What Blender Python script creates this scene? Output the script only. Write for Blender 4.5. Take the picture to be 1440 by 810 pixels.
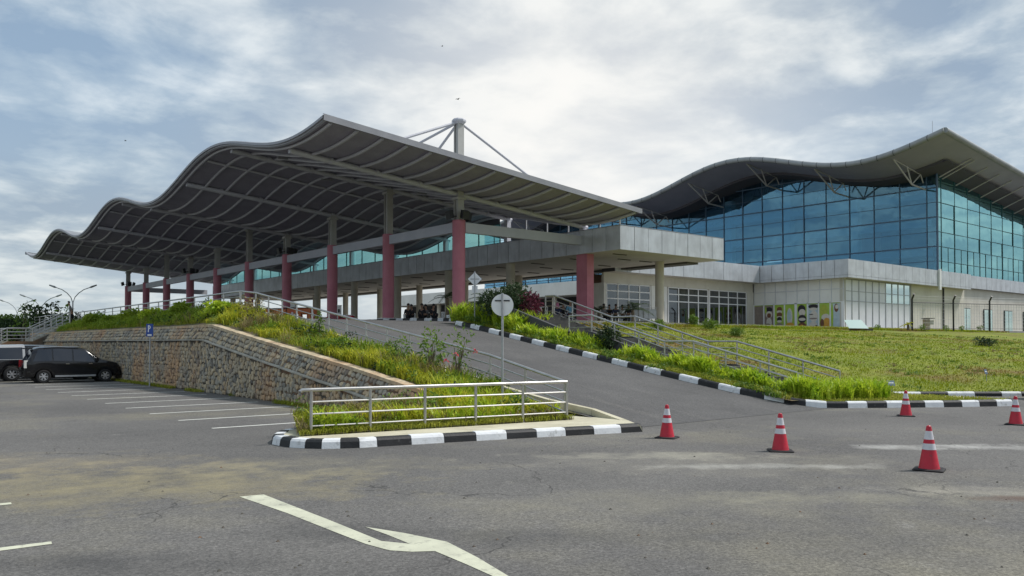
import bpy, math, random
import numpy as np
from math import sin, cos, pi, sqrt, atan2, radians
from mathutils import Vector, noise as mnoise
random.seed(7)
rng = np.random.default_rng(7)
S = bpy.context.scene
for o in list(bpy.data.objects): bpy.data.objects.remove(o)
C = S.collection

# ------------------------------------------------------------------ frame
# world X = t (towards the terminal), world Y = u (along the long canopy)
THB = 39.48
CT, ST = cos(radians(THB)), sin(radians(THB))
CAM = (-26.92, -37.44, 1.9)
def at(px, Y):
    """ground position of something Y metres in front of the photographer, px across"""
    X = (px-720)/1140*Y
    return (CT*X+ST*Y+CAM[0], -ST*X+CT*Y+CAM[1])
def gp(px, py, z=0.0):
    return at(px, (CAM[2]-z)*1140/(py-482))

# ------------------------------------------------------------------ camera
cd = bpy.data.cameras.new('camera'); cam = bpy.data.objects.new('camera', cd); C.objects.link(cam)
cam.location = CAM
PITCH = 1.0
cam.rotation_euler = (radians(90+PITCH), 0, -math.atan2(ST, CT))
cd.sensor_width = 36; cd.lens = 1140/1440*36
cd.shift_y = (77-1140*math.tan(radians(PITCH)))/1440
cd.clip_start = .1; cd.clip_end = 6000
S.camera = cam

# ------------------------------------------------------------------ sky and sun
SUN = Vector((.56, -.27, .80)).normalized()
w = bpy.data.worlds.new('World'); S.world = w; w.use_nodes = True
nt = w.node_tree; N = nt.nodes; K = nt.links
for n in list(N): N.remove(n)
def nd(tree, typ, **kw):
    n = tree.nodes.new(typ)
    for k, v in kw.items():
        if k.startswith('i_'): n.inputs[k[2:].replace('_', ' ')].default_value = v
        else: setattr(n, k, v)
    return n
out = nd(nt, 'ShaderNodeOutputWorld'); bg = nd(nt, 'ShaderNodeBackground'); bg.inputs['Strength'].default_value = .12
sky = nd(nt, 'ShaderNodeTexSky', sky_type='NISHITA', sun_disc=False)
sky.sun_elevation = math.asin(SUN.z); sky.sun_rotation = atan2(SUN.x, SUN.y); sky.dust_density = 2.0
tc = nd(nt, 'ShaderNodeTexCoord')
sep = nd(nt, 'ShaderNodeSeparateXYZ'); K.new(tc.outputs['Generated'], sep.inputs[0])
def M(op, a, b=None, c=None, clamp=False):
    n = nt.nodes.new('ShaderNodeMath'); n.operation = op; n.use_clamp = clamp
    for i, v in enumerate((a, b, c)):
        if v is None: continue
        if isinstance(v, (int, float)): n.inputs[i].default_value = v
        else: K.new(v, n.inputs[i])
    return n.outputs[0]
zz = M('ADD', M('MAXIMUM', sep.outputs['Z'], 0.0), .16)
cx = M('DIVIDE', sep.outputs['X'], zz); cy = M('DIVIDE', sep.outputs['Y'], zz)
cmb = nd(nt, 'ShaderNodeCombineXYZ'); K.new(cx, cmb.inputs[0]); K.new(cy, cmb.inputs[1])
n1 = nd(nt, 'ShaderNodeTexNoise'); n1.inputs['Scale'].default_value = 2.7; n1.inputs['Detail'].default_value = 8; n1.inputs['Roughness'].default_value = .56; n1.inputs['Distortion'].default_value = .15
n2 = nd(nt, 'ShaderNodeTexNoise'); n2.inputs['Scale'].default_value = .55; n2.inputs['Detail'].default_value = 4; n2.inputs['Roughness'].default_value = .5
mp = nd(nt, 'ShaderNodeMapping'); mp.inputs['Location'].default_value = (3.1, 7.7, 1.3); K.new(cmb.outputs[0], mp.inputs[0])
K.new(mp.outputs[0], n1.inputs['Vector']); K.new(mp.outputs[0], n2.inputs['Vector'])
# thin, broken overcast: bright where the cloud is thin round the veiled sun side, grey where thick
cr = nd(nt, 'ShaderNodeValToRGB'); K.new(n1.outputs[0], cr.inputs[0])
e = cr.color_ramp.elements; e[0].position = .41; e[0].color = (1.30, 1.78, 2.42, 1); e[1].position = .63; e[1].color = (3.85, 4.1, 4.2, 1)
m_ = cr.color_ramp.elements.new(.5); m_.color = (2.05, 2.5, 2.95, 1)
cr2 = nd(nt, 'ShaderNodeValToRGB'); K.new(n2.outputs[0], cr2.inputs[0])
e = cr2.color_ramp.elements; e[0].position = .36; e[0].color = (0, 0, 0, 1); e[1].position = .62; e[1].color = (1, 1, 1, 1)
# veiled bright zone low in the sky ahead
gd = Vector((sin(radians(THB+4))*cos(radians(13)), cos(radians(THB+4))*cos(radians(13)), sin(radians(13))))
dt = nd(nt, 'ShaderNodeVectorMath', operation='DOT_PRODUCT'); K.new(tc.outputs['Generated'], dt.inputs[0]); dt.inputs[1].default_value = gd
glow = M('POWER', M('MAXIMUM', dt.outputs['Value'], 0.0), 30.0)
hor = M('POWER', M('SUBTRACT', 1.0, M('MAXIMUM', sep.outputs['Z'], 0.0), clamp=True), 7.0)
mx1 = nd(nt, 'ShaderNodeMix', data_type='RGBA')   # blue gaps
bl = nd(nt, 'ShaderNodeMix', data_type='RGBA'); bl.inputs[0].default_value = .45
K.new(sky.outputs[0], bl.inputs[6]); bl.inputs[7].default_value = (1.7, 2.9, 4.0, 1)
K.new(cr2.outputs[0], mx1.inputs[0]); K.new(bl.outputs[2], mx1.inputs[6]); K.new(cr.outputs[0], mx1.inputs[7])
mxc = nd(nt, 'ShaderNodeMix', data_type='RGBA'); mxc.inputs[0].default_value = .72
K.new(mx1.outputs[2], mxc.inputs[6]); K.new(cr.outputs[0], mxc.inputs[7])
mx2 = nd(nt, 'ShaderNodeMix', data_type='RGBA'); K.new(M('MULTIPLY', hor, .7), mx2.inputs[0]); K.new(mxc.outputs[2], mx2.inputs[6]); mx2.inputs[7].default_value = (3.3, 3.6, 3.6, 1)
mx3 = nd(nt, 'ShaderNodeMix', data_type='RGBA'); K.new(M('MULTIPLY', glow, M('ADD', .35, M('MULTIPLY', n1.outputs[0], 1.0)), clamp=True), mx3.inputs[0]); K.new(mx2.outputs[2], mx3.inputs[6]); mx3.inputs[7].default_value = (4.9, 4.85, 4.7, 1)
K.new(mx3.outputs[2], bg.inputs['Color']); K.new(bg.outputs[0], out.inputs[0])
sl = bpy.data.lights.new('sun', 'SUN'); so = bpy.data.objects.new('sun', sl); C.objects.link(so)
sl.energy = 2.1; sl.angle = radians(8); sl.color = (1, .965, .92)
so.rotation_euler = SUN.to_track_quat('Z', 'Y').to_euler(); so.location = (0, -20, 60)
S.view_settings.view_transform = 'Standard'; S.view_settings.look = 'None'
S.view_settings.exposure = .74; S.view_settings.gamma = 1
S.render.engine = 'CYCLES'; S.cycles.transparent_max_bounces = 16; S.cycles.max_bounces = 6

# ------------------------------------------------------------------ materials
MT = {}
def mat(name, c, c2=None, rough=.7, metal=0., scale=2., detail=5, lo=.35, hi=.65, bump=0., bscale=None, space='Position', spec=None, trans=0., stain=None, fine=None, bdist=.02, cells=None):
    m = bpy.data.materials.new(name); m.use_nodes = True; t = m.node_tree; P = t.nodes['Principled BSDF']
    P.inputs['Roughness'].default_value = rough; P.inputs['Metallic'].default_value = metal
    if spec is not None: P.inputs['Specular IOR Level'].default_value = spec
    if space == 'Position':
        g = t.nodes.new('ShaderNodeNewGeometry'); vec = g.outputs['Position']
    else:
        g = t.nodes.new('ShaderNodeTexCoord'); vec = g.outputs['Object']
    col = None
    if c2 is not None:
        n = nd(t, 'ShaderNodeTexNoise'); n.inputs['Scale'].default_value = scale; n.inputs['Detail'].default_value = detail; n.inputs['Roughness'].default_value = .6
        t.links.new(vec, n.inputs['Vector'])
        r = nd(t, 'ShaderNodeValToRGB'); t.links.new(n.outputs[0], r.inputs[0])
        r.color_ramp.elements[0].position = lo; r.color_ramp.elements[0].color = (*c, 1)
        r.color_ramp.elements[1].position = hi; r.color_ramp.elements[1].color = (*c2, 1)
        col = r.outputs[0]
    for st in (stain or []):
        sc, sl_, sh, colr, amt, stretch = st
        mpn = nd(t, 'ShaderNodeMapping'); mpn.inputs['Scale'].default_value = stretch; t.links.new(vec, mpn.inputs[0])
        n = nd(t, 'ShaderNodeTexNoise'); n.inputs['Scale'].default_value = sc; n.inputs['Detail'].default_value = 6; n.inputs['Roughness'].default_value = .62
        t.links.new(mpn.outputs[0], n.inputs['Vector'])
        mr = nd(t, 'ShaderNodeMapRange'); mr.inputs[1].default_value = sl_; mr.inputs[2].default_value = sh; mr.inputs[3].default_value = 0; mr.inputs[4].default_value = amt
        t.links.new(n.outputs[0], mr.inputs[0])
        x = nd(t, 'ShaderNodeMix', data_type='RGBA'); t.links.new(mr.outputs[0], x.inputs[0])
        if col is None: x.inputs[6].default_value = (*c, 1)
        else: t.links.new(col, x.inputs[6])
        x.inputs[7].default_value = (*colr, 1); col = x.outputs[2]
    if fine:
        fs, fa = fine
        n = nd(t, 'ShaderNodeTexNoise'); n.inputs['Scale'].default_value = fs; n.inputs['Detail'].default_value = 3; t.links.new(vec, n.inputs['Vector'])
        mr = nd(t, 'ShaderNodeMapRange'); mr.inputs[1].default_value = .3; mr.inputs[2].default_value = .7; mr.inputs[3].default_value = 1-fa; mr.inputs[4].default_value = 1+fa
        t.links.new(n.outputs[0], mr.inputs[0])
        x = nd(t, 'ShaderNodeVectorMath', operation='SCALE')
        if col is None: x.inputs[0].default_value = c
        else: t.links.new(col, x.inputs[0])
        t.links.new(mr.outputs[0], x.inputs['Scale']); col = x.outputs[0]
    for (fs, lo_, hi_) in (cells or []):
        n = nd(t, 'ShaderNodeTexVoronoi'); n.inputs['Scale'].default_value = fs; t.links.new(vec, n.inputs['Vector'])
        sx = nd(t, 'ShaderNodeSeparateColor'); t.links.new(n.outputs['Color'], sx.inputs[0])
        mr = nd(t, 'ShaderNodeMapRange'); mr.inputs[3].default_value = lo_; mr.inputs[4].default_value = hi_; t.links.new(sx.outputs[0], mr.inputs[0])
        x = nd(t, 'ShaderNodeVectorMath', operation='SCALE')
        if col is None: x.inputs[0].default_value = c
        else: t.links.new(col, x.inputs[0])
        t.links.new(mr.outputs[0], x.inputs['Scale']); col = x.outputs[0]
    if col is None: P.inputs['Base Color'].default_value = (*c, 1)
    else: t.links.new(col, P.inputs['Base Color'])
    if bump:
        n = nd(t, 'ShaderNodeTexNoise'); n.inputs['Scale'].default_value = bscale or scale*4; n.inputs['Detail'].default_value = 4; t.links.new(vec, n.inputs['Vector'])
        b = nd(t, 'ShaderNodeBump'); b.inputs['Strength'].default_value = bump; b.inputs['Distance'].default_value = bdist
        t.links.new(n.outputs[0], b.inputs['Height']); t.links.new(b.outputs[0], P.inputs['Normal'])
    if trans:
        tr = nd(t, 'ShaderNodeBsdfTranslucent'); mx = nd(t, 'ShaderNodeMixShader'); mx.inputs[0].default_value = trans
        if col is not None: t.links.new(col, tr.inputs[0])
        else: tr.inputs[0].default_value = (*c, 1)
        t.links.new(P.outputs[0], mx.inputs[1]); t.links.new(tr.outputs[0], mx.inputs[2])
        t.links.new(mx.outputs[0], t.nodes['Material Output'].inputs[0])
    MT[name] = m; return m
def glass(name, tint, refl, fac, rough=.02, wob=0.):
    m = bpy.data.materials.new(name); m.use_nodes = True; t = m.node_tree
    for n in list(t.nodes):
        if n.type == 'BSDF_PRINCIPLED': t.nodes.remove(n)
    a = nd(t, 'ShaderNodeBsdfTransparent'); a.inputs[0].default_value = (*tint, 1)
    g = nd(t, 'ShaderNodeBsdfGlossy'); g.inputs[0].default_value = (*refl, 1); g.inputs['Roughness'].default_value = rough
    lw = nd(t, 'ShaderNodeLayerWeight'); lw.inputs[0].default_value = .35
    mr = nd(t, 'ShaderNodeMapRange'); mr.inputs[3].default_value = fac; mr.inputs[4].default_value = min(1, fac+.45)
    t.links.new(lw.outputs['Fresnel'], mr.inputs[0])
    mx = nd(t, 'ShaderNodeMixShader'); t.links.new(mr.outputs[0], mx.inputs[0]); t.links.new(a.outputs[0], mx.inputs[1]); t.links.new(g.outputs[0], mx.inputs[2])
    if wob:
        ge = nd(t, 'ShaderNodeNewGeometry'); n = nd(t, 'ShaderNodeTexNoise'); n.inputs['Scale'].default_value = .35; t.links.new(ge.outputs['Position'], n.inputs['Vector'])
        b = nd(t, 'ShaderNodeBump'); b.inputs['Strength'].default_value = wob; b.inputs['Distance'].default_value = .3
        t.links.new(n.outputs[0], b.inputs['Height']); t.links.new(b.outputs[0], g.inputs['Normal'])
    t.links.new(mx.outputs[0], t.nodes['Material Output'].inputs[0])
    MT[name] = m; return m

mat('asphalt', (.100, .095, .089), (.138, .131, .121), rough=.9, scale=.22, detail=9, bump=.7, bscale=45, bdist=.012,
    stain=[(.16, .52, .70, (.27, .245, .165), .5, (1, 1, 1)), (2.2, .60, .78, (.26, .25, .23), .45, (1, 1, 1)), (.9, .62, .76, (.07, .067, .062), .5, (1, 1, 1))], fine=(24, .18), cells=[(42, .74, 1.26), (95, .82, 1.18)])
def dust(m, spots, col):
    t = MT[m].node_tree; P = t.nodes['Principled BSDF']; src = P.inputs['Base Color'].links[0].from_socket
    ge = t.nodes.new('ShaderNodeNewGeometry')
    n = nd(t, 'ShaderNodeTexNoise'); n.inputs['Scale'].default_value = 1.1; n.inputs['Detail'].default_value = 9; n.inputs['Roughness'].default_value = .72; t.links.new(ge.outputs['Position'], n.inputs['Vector'])
    for (x, y, rx, ry, rot, amt, c) in spots:
        mp_ = nd(t, 'ShaderNodeMapping', vector_type='TEXTURE'); mp_.inputs['Location'].default_value = (x, y, 0); mp_.inputs['Rotation'].default_value = (0, 0, rot); mp_.inputs['Scale'].default_value = (rx, ry, 1)
        t.links.new(ge.outputs['Position'], mp_.inputs[0])
        ln = nd(t, 'ShaderNodeVectorMath', operation='LENGTH'); t.links.new(mp_.outputs[0], ln.inputs[0])
        a = nd(t, 'ShaderNodeMapRange', interpolation_type='SMOOTHSTEP'); a.inputs[1].default_value = 1.7; a.inputs[2].default_value = .1; a.inputs[3].default_value = -.30; a.inputs[4].default_value = .10; t.links.new(ln.outputs['Value'], a.inputs[0])
        b = nd(t, 'ShaderNodeMath', operation='ADD'); t.links.new(a.outputs[0], b.inputs[0]); t.links.new(n.outputs[0], b.inputs[1])
        c_ = nd(t, 'ShaderNodeMapRange'); c_.inputs[1].default_value = .40; c_.inputs[2].default_value = .74; c_.inputs[3].default_value = 0; c_.inputs[4].default_value = amt; t.links.new(b.outputs[0], c_.inputs[0])
        x_ = nd(t, 'ShaderNodeMix', data_type='RGBA'); t.links.new(c_.outputs[0], x_.inputs[0]); t.links.new(src, x_.inputs[6]); x_.inputs[7].default_value = (*c, 1); src = x_.outputs[2]
    # hairline cracks with darker edges
    mpn = nd(t, 'ShaderNodeMapping'); mpn.inputs['Rotation'].default_value = (0, 0, .7); t.links.new(ge.outputs['Position'], mpn.inputs[0])
    wn = nd(t, 'ShaderNodeTexNoise'); wn.inputs['Scale'].default_value = 1.3; wn.inputs['Detail'].default_value = 5; t.links.new(mpn.outputs[0], wn.inputs['Vector'])
    wm = nd(t, 'ShaderNodeMix', data_type='RGBA', blend_type='ADD'); wm.inputs[0].default_value = 1.0; t.links.new(mpn.outputs[0], wm.inputs[6]); t.links.new(wn.outputs['Color'], wm.inputs[7])
    vo = nd(t, 'ShaderNodeTexVoronoi', feature='DISTANCE_TO_EDGE'); vo.inputs['Scale'].default_value = .22; t.links.new(wm.outputs[2], vo.inputs['Vector'])
    cm = nd(t, 'ShaderNodeMapRange'); cm.inputs[1].default_value = .0008; cm.inputs[2].default_value = .0035; cm.inputs[3].default_value = .75; cm.inputs[4].default_value = 0; t.links.new(vo.outputs['Distance'], cm.inputs[0])
    cn = nd(t, 'ShaderNodeTexNoise'); cn.inputs['Scale'].default_value = .3; t.links.new(ge.outputs['Position'], cn.inputs['Vector'])
    cr_ = nd(t, 'ShaderNodeMapRange'); cr_.inputs[1].default_value = .48; cr_.inputs[2].default_value = .56; t.links.new(cn.outputs[0], cr_.inputs[0])
    cl_ = nd(t, 'ShaderNodeMath', operation='MULTIPLY'); t.links.new(cm.outputs[0], cl_.inputs[0]); t.links.new(cr_.outputs[0], cl_.inputs[1])
    x_ = nd(t, 'ShaderNodeMix', data_type='RGBA'); t.links.new(cl_.outputs[0], x_.inputs[0]); t.links.new(src, x_.inputs[6]); x_.inputs[7].default_value = (.035, .033, .03, 1); src = x_.outputs[2]
    t.links.new(src, P.inputs['Base Color'])
_s = []
for px, py, rx, ry, rot, amt, c in [(190, 680, 4.2, 2.0, -THB, .72, (.30, .255, .135)), (430, 655, 3.2, 1.5, -THB, .45, (.28, .25, .165)), (30, 655, 4.0, 1.8, -THB, .5, (.30, .25, .15)), (1000, 650, 4.0, 1.6, -THB, .45, (.27, .25, .20)), (900, 705, 3.0, 1.0, -THB, .35, (.27, .25, .18)), (930, 640, 2.4, .6, -THB, .65, (.36, .34, .27)), (1080, 655, 2.2, .35, -THB, .75, (.42, .41, .37)),
        (1340, 628, 2.4, .5, -THB, .9, (.46, .45, .42)), (1380, 690, 1.6, .5, -THB, .7, (.38, .35, .28)), (1180, 700, 2.2, .6, -THB, .5, (.30, .28, .2)), (1420, 700, .8, .25, -THB, .9, (.10, .05, .03)), (520, 745, 1.6, .7, -THB, .5, (.035, .035, .035)), (130, 790, 2.0, .5, -THB, .6, (.04, .04, .04)), (780, 755, 2.6, .5, -THB, .4, (.04, .04, .04))]:
    _g = gp(px, py); _s.append((_g[0], _g[1], rx, ry, radians(rot), amt, c))
dust('asphalt', _s, None)
mat('ramp_asphalt', (.078, .075, .073), (.108, .104, .10), rough=.9, scale=.4, detail=8, bump=.5, bscale=50, bdist=.01,
    stain=[(.5, .56, .75, (.16, .15, .135), .5, (3, .35, 1)), (1.6, .6, .75, (.06, .058, .055), .4, (2, .4, 1))], fine=(26, .16), cells=[(45, .7, 1.3)])
mat('concrete', (.28, .265, .22), (.42, .40, .34), rough=.9, scale=1.5, bump=.3, bscale=30)
mat('pale_concrete', (.48, .44, .32), (.62, .58, .43), rough=.9, scale=1.2, bump=.3, bscale=30, stain=[(1.6, .55, .75, (.25, .22, .12), .5, (1, 1, 1))])
mat('step_dark', (.045, .045, .043), (.08, .078, .07), rough=.9, scale=3)
mat('paving', (.25, .24, .22), (.33, .32, .30), rough=.85, scale=1)
mat('far_ground', (.09, .09, .06), (.13, .13, .09), rough=1, scale=.05)
mat('kerb_white', (.70, .71, .72), (.82, .83, .83), rough=.7, scale=4, bump=.25, bscale=25, stain=[(5, .58, .72, (.3, .29, .26), .7, (1, 1, 1))])
mat('kerb_black', (.009, .009, .010), (.020, .020, .021), rough=.6, scale=4, bump=.25, bscale=25, stain=[(6, .62, .75, (.2, .2, .19), .6, (1, 1, 1))])
mat('road_paint', (.78, .78, .72), (.6, .6, .54), rough=.8, scale=3, stain=[(9, .60, .75, (.16, .16, .155), .7, (1, 1, 1))])
mat('arrow_paint', (.62, .62, .47), (.48, .48, .37), rough=.8, scale=2, stain=[(7, .55, .72, (.17, .165, .15), .7, (1, 1, 1))])
mat('stone_grey', (.25, .23, .19), (.46, .42, .34), rough=.95, scale=5, bump=.5, bscale=30, stain=[(.42, .45, .60, (.46, .27, .14), .7, (1, 1, .6)), (.25, .5, .62, (.42, .34, .22), .6, (1, 1, .6)), (.5, .58, .7, (.07, .07, .065), .7, (1, 1, .3))])
mat('stone_buff', (.36, .28, .18), (.60, .50, .34), rough=.95, scale=5, bump=.5, bscale=30, stain=[(.42, .45, .60, (.54, .31, .16), .7, (1, 1, .6)), (.5, .58, .7, (.09, .09, .08), .6, (1, 1, .3))])
mat('stone_dark', (.13, .125, .11), (.30, .28, .24), rough=.95, scale=5, bump=.5, bscale=30, stain=[(.42, .45, .60, (.34, .19, .10), .6, (1, 1, .6))])
mat('mortar', (.06, .055, .045), (.13, .12, .10), rough=1, scale=4, bump=.6, bscale=14, stain=[(.33, .5, .62, (.26, .13, .06), .6, (1, .8, .5))])
mat('steel', (.53, .52, .50), (.43, .42, .40), rough=.34, metal=.85, scale=3, space='Object')
mat('galvanised', (.45, .46, .47), (.36, .37, .38), rough=.5, metal=.5, scale=5, space='Object')
mat('roof_under', (.30, .285, .345), (.355, .34, .405), rough=.8, scale=1.2, fine=(20, .12))
mat('roof_top', (.30, .31, .32), (.24, .25, .26), rough=.5, metal=.3, scale=1)
mat('rib_grey', (.50, .50, .545), (.57, .57, .61), rough=.55, scale=2)
mat('trim_grey', (.28, .28, .30), (.34, .34, .36), rough=.45, metal=.2, scale=1)
mat('beam_grey', (.47, .48, .53), (.52, .53, .57), rough=.6, scale=1)
mat('post_grey', (.44, .43, .40), (.50, .49, .46), rough=.55, scale=2)
mat('red_column', (.48, .155, .205), (.56, .20, .25), rough=.55, scale=1.1, stain=[(1.4, .5, .75, (.36, .13, .14), .5, (1, 1, .3))])
mat('cream_column', (.55, .50, .40), (.62, .57, .46), rough=.7, scale=1.1)
mat('cladding', (.50, .51, .53), (.64, .66, .69), rough=.38, metal=.35, scale=.9, stain=[(1.2, .5, .7, (.40, .41, .43), .5, (2, 2, .35))])
mat('joint_dark', (.07, .07, .075), rough=.8)
mat('soffit', (.46, .43, .38), (.54, .51, .45), rough=.8, scale=.6)
mat('batten', (.10, .095, .08), rough=.8)
mat('cream_wall', (.58, .55, .47), (.66, .63, .55), rough=.8, scale=.6, stain=[(.9, .55, .72, (.45, .42, .36), .5, (1, 1, .3))])
mat('white_frame', (.78, .78, .77), rough=.5)
mat('white_panel', (.66, .67, .70), (.75, .76, .78), rough=.35, scale=.8)
mat('white_wall', (.72, .71, .66), (.80, .79, .74), rough=.7, scale=.6, stain=[(1, .55, .72, (.55, .54, .48), .5, (1, 1, .3))])
mat('hall_soffit', (.38, .37, .44), (.43, .42, .49), rough=.7, scale=.5)
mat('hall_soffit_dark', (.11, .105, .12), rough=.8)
mat('hall_roof', (.30, .31, .31), (.38, .39, .39), rough=.5, metal=.2, scale=.7)
mat('mullion_blue', (.10, .16, .24), rough=.5)
mat('mullion_teal', (.03, .10, .10), rough=.5)
mat('inner_concrete', (.70, .76, .80), rough=.8)
mat('truss_white', (.50, .48, .46), rough=.5)
mat('truss_dark', (.05, .07, .10), rough=.6)
glass('curtain_glass', (.58, .78, .88), (.31, .58, .74), .25, wob=.06)
glass('bright_side_glass', (.34, .72, .74), (.46, .84, .87), .60, wob=.05)  # right wall's copy of the hall glass, its brighter sky reflection put into the colours
glass('teal_glass', (.48, .95, .93), (.35, .70, .72), .08)
glass('shop_glass', (.22, .23, .23), (.75, .78, .8), .16)
glass('car_glass', (.03, .03, .04), (.7, .72, .8), .10)
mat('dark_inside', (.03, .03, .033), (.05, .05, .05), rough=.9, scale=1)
mat('soil', (.10, .075, .045), (.15, .11, .06), rough=1, scale=1.5, bump=.6, bscale=12, bdist=.05, stain=[(.9, .48, .6, (.12, .15, .045), .8, (1, 1, 1))])
mat('lawn', (.13, .17, .012), (.23, .25, .025), rough=1, scale=.5, detail=8, bump=.8, bscale=6, bdist=.08,
    stain=[(.22, .52, .66, (.16, .085, .035), .75, (1, 1, 1)), (.8, .58, .72, (.08, .10, .02), .6, (1, 1, 1))], fine=(9, .3))
mat('grass_blade', (.25, .29, .03), (.42, .42, .07), rough=.8, scale=1.2, trans=.35, spec=.2, fine=(22, .45))
mat('lawn_blade', (.20, .265, .010), (.34, .37, .02), rough=.8, scale=.45, trans=.3, spec=.2, stain=[(.22, .52, .64, (.26, .15, .06), .8, (1, 1, 1))], fine=(22, .45))
mat('golden_leaf', (.38, .42, .03), (.58, .55, .05), rough=.6, scale=1.6, trans=.4, spec=.3, fine=(22, .45))
mat('lime_leaf', (.30, .46, .025), (.54, .62, .05), rough=.5, scale=1.8, trans=.4, spec=.3, fine=(22, .45))
mat('green_leaf', (.09, .17, .025), (.20, .30, .04), rough=.55, scale=2.2, trans=.3, spec=.3, fine=(22, .45))
mat('dark_leaf', (.025, .05, .018), (.055, .09, .03), rough=.6, scale=2.2, trans=.2, spec=.3, fine=(22, .45))
mat('fern_leaf', (.17, .28, .02), (.34, .42, .04), rough=.6, scale=1.3, trans=.35, spec=.3, fine=(22, .45))
mat('purple_leaf', (.09, .025, .04), (.22, .05, .08), rough=.5, scale=5, trans=.25, spec=.3)
mat('dry_grass', (.25, .20, .09), (.33, .27, .12), rough=.9, scale=2, trans=.2, fine=(22, .45))
mat('bark', (.12, .09, .06), (.2, .16, .11), rough=.95, scale=6, bump=.5)
mat('red_flower', (.65, .05, .07), rough=.6)
mat('cone_red', (.56, .012, .035), (.48, .010, .03), rough=.42, scale=6, space='Object', stain=[(5, .58, .72, (.28, .05, .06), .6, (1, 1, 1)), (14, .60, .7, (.10, .05, .05), .6, (1, 1, 1))])
mat('cone_white', (.72, .70, .72), (.6, .58, .6), rough=.4, scale=9, space='Object')
mat('rubber', (.012, .011, .012), rough=.8)
mat('car_black', (.008, .008, .01), rough=.14, spec=.6)
mat('car_silver', (.45, .46, .48), rough=.25, metal=.6)
mat('car_white', (.36, .37, .38), rough=.2)
mat('tyre', (.015, .015, .016), rough=.85)
mat('wheel_rim', (.6, .6, .62), rough=.3, metal=.7)
mat('chrome', (.7, .7, .7), rough=.15, metal=1)
mat('tail_red', (.45, .01, .015), rough=.2)
mat('lamp_clear', (.7, .7, .66), rough=.1)
mat('plate_dark', (.02, .02, .02), rough=.5)
mat('sign_white', (.86, .86, .86), (.80, .81, .82), rough=.5, scale=3, space='Object')
mat('sign_blue', (.02, .07, .32), rough=.4)
mat('black_metal', (.02, .02, .022), rough=.5)
mat('bright_metal', (.62, .62, .6), rough=.4, metal=.3)
mat('skin', (.30, .17, .11), rough=.6)
mat('hair', (.012, .010, .010), rough=.6)
mat('cloth_white', (.72, .72, .72), rough=.9)
mat('cloth_black', (.018, .018, .022), rough=.9)
mat('cloth_navy', (.03, .04, .09), rough=.9)
mat('cloth_pink', (.60, .22, .33), rough=.9)
mat('cloth_blue', (.16, .38, .52), rough=.9)
mat('cloth_grey', (.16, .155, .15), rough=.9)
mat('orange_plastic', (.62, .16, .04), (.5, .12, .035), rough=.5, scale=3)
mat('red_cloth', (.62, .02, .04), rough=.9)
mat('amber_cloth', (.75, .36, .04), rough=.9)
mat('blue_cloth', (.20, .45, .62), rough=.9)
mat('poster_green', (.30, .46, .05), (.42, .58, .09), rough=.4, scale=2)
mat('poster_brown', (.14, .055, .03), (.22, .10, .05), rough=.4, scale=9)
mat('poster_cream', (.62, .56, .46), (.72, .68, .60), rough=.4, scale=9)
mat('poster_lime', (.45, .50, .06), (.36, .42, .06), rough=.4, scale=5)
mat('poster_ice', (.52, .62, .64), (.42, .52, .54), rough=.4, scale=3)
mat('poster_taupe', (.24, .19, .16), (.30, .25, .21), rough=.4, scale=3)
mat('poster_orange', (.60, .26, .04), (.68, .40, .06), rough=.4, scale=6)
mat('poster_black', (.03, .025, .03), rough=.4)
mat('bird_dark', (.03, .03, .03), rough=.9)
mat('aqua_sheet', (.40, .56, .52), rough=.4)
mat('dull_cream_wall', (.50, .48, .42), (.56, .54, .47), rough=.8, scale=1)  # duller cream for the infill wall and the cabinet side box

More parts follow.
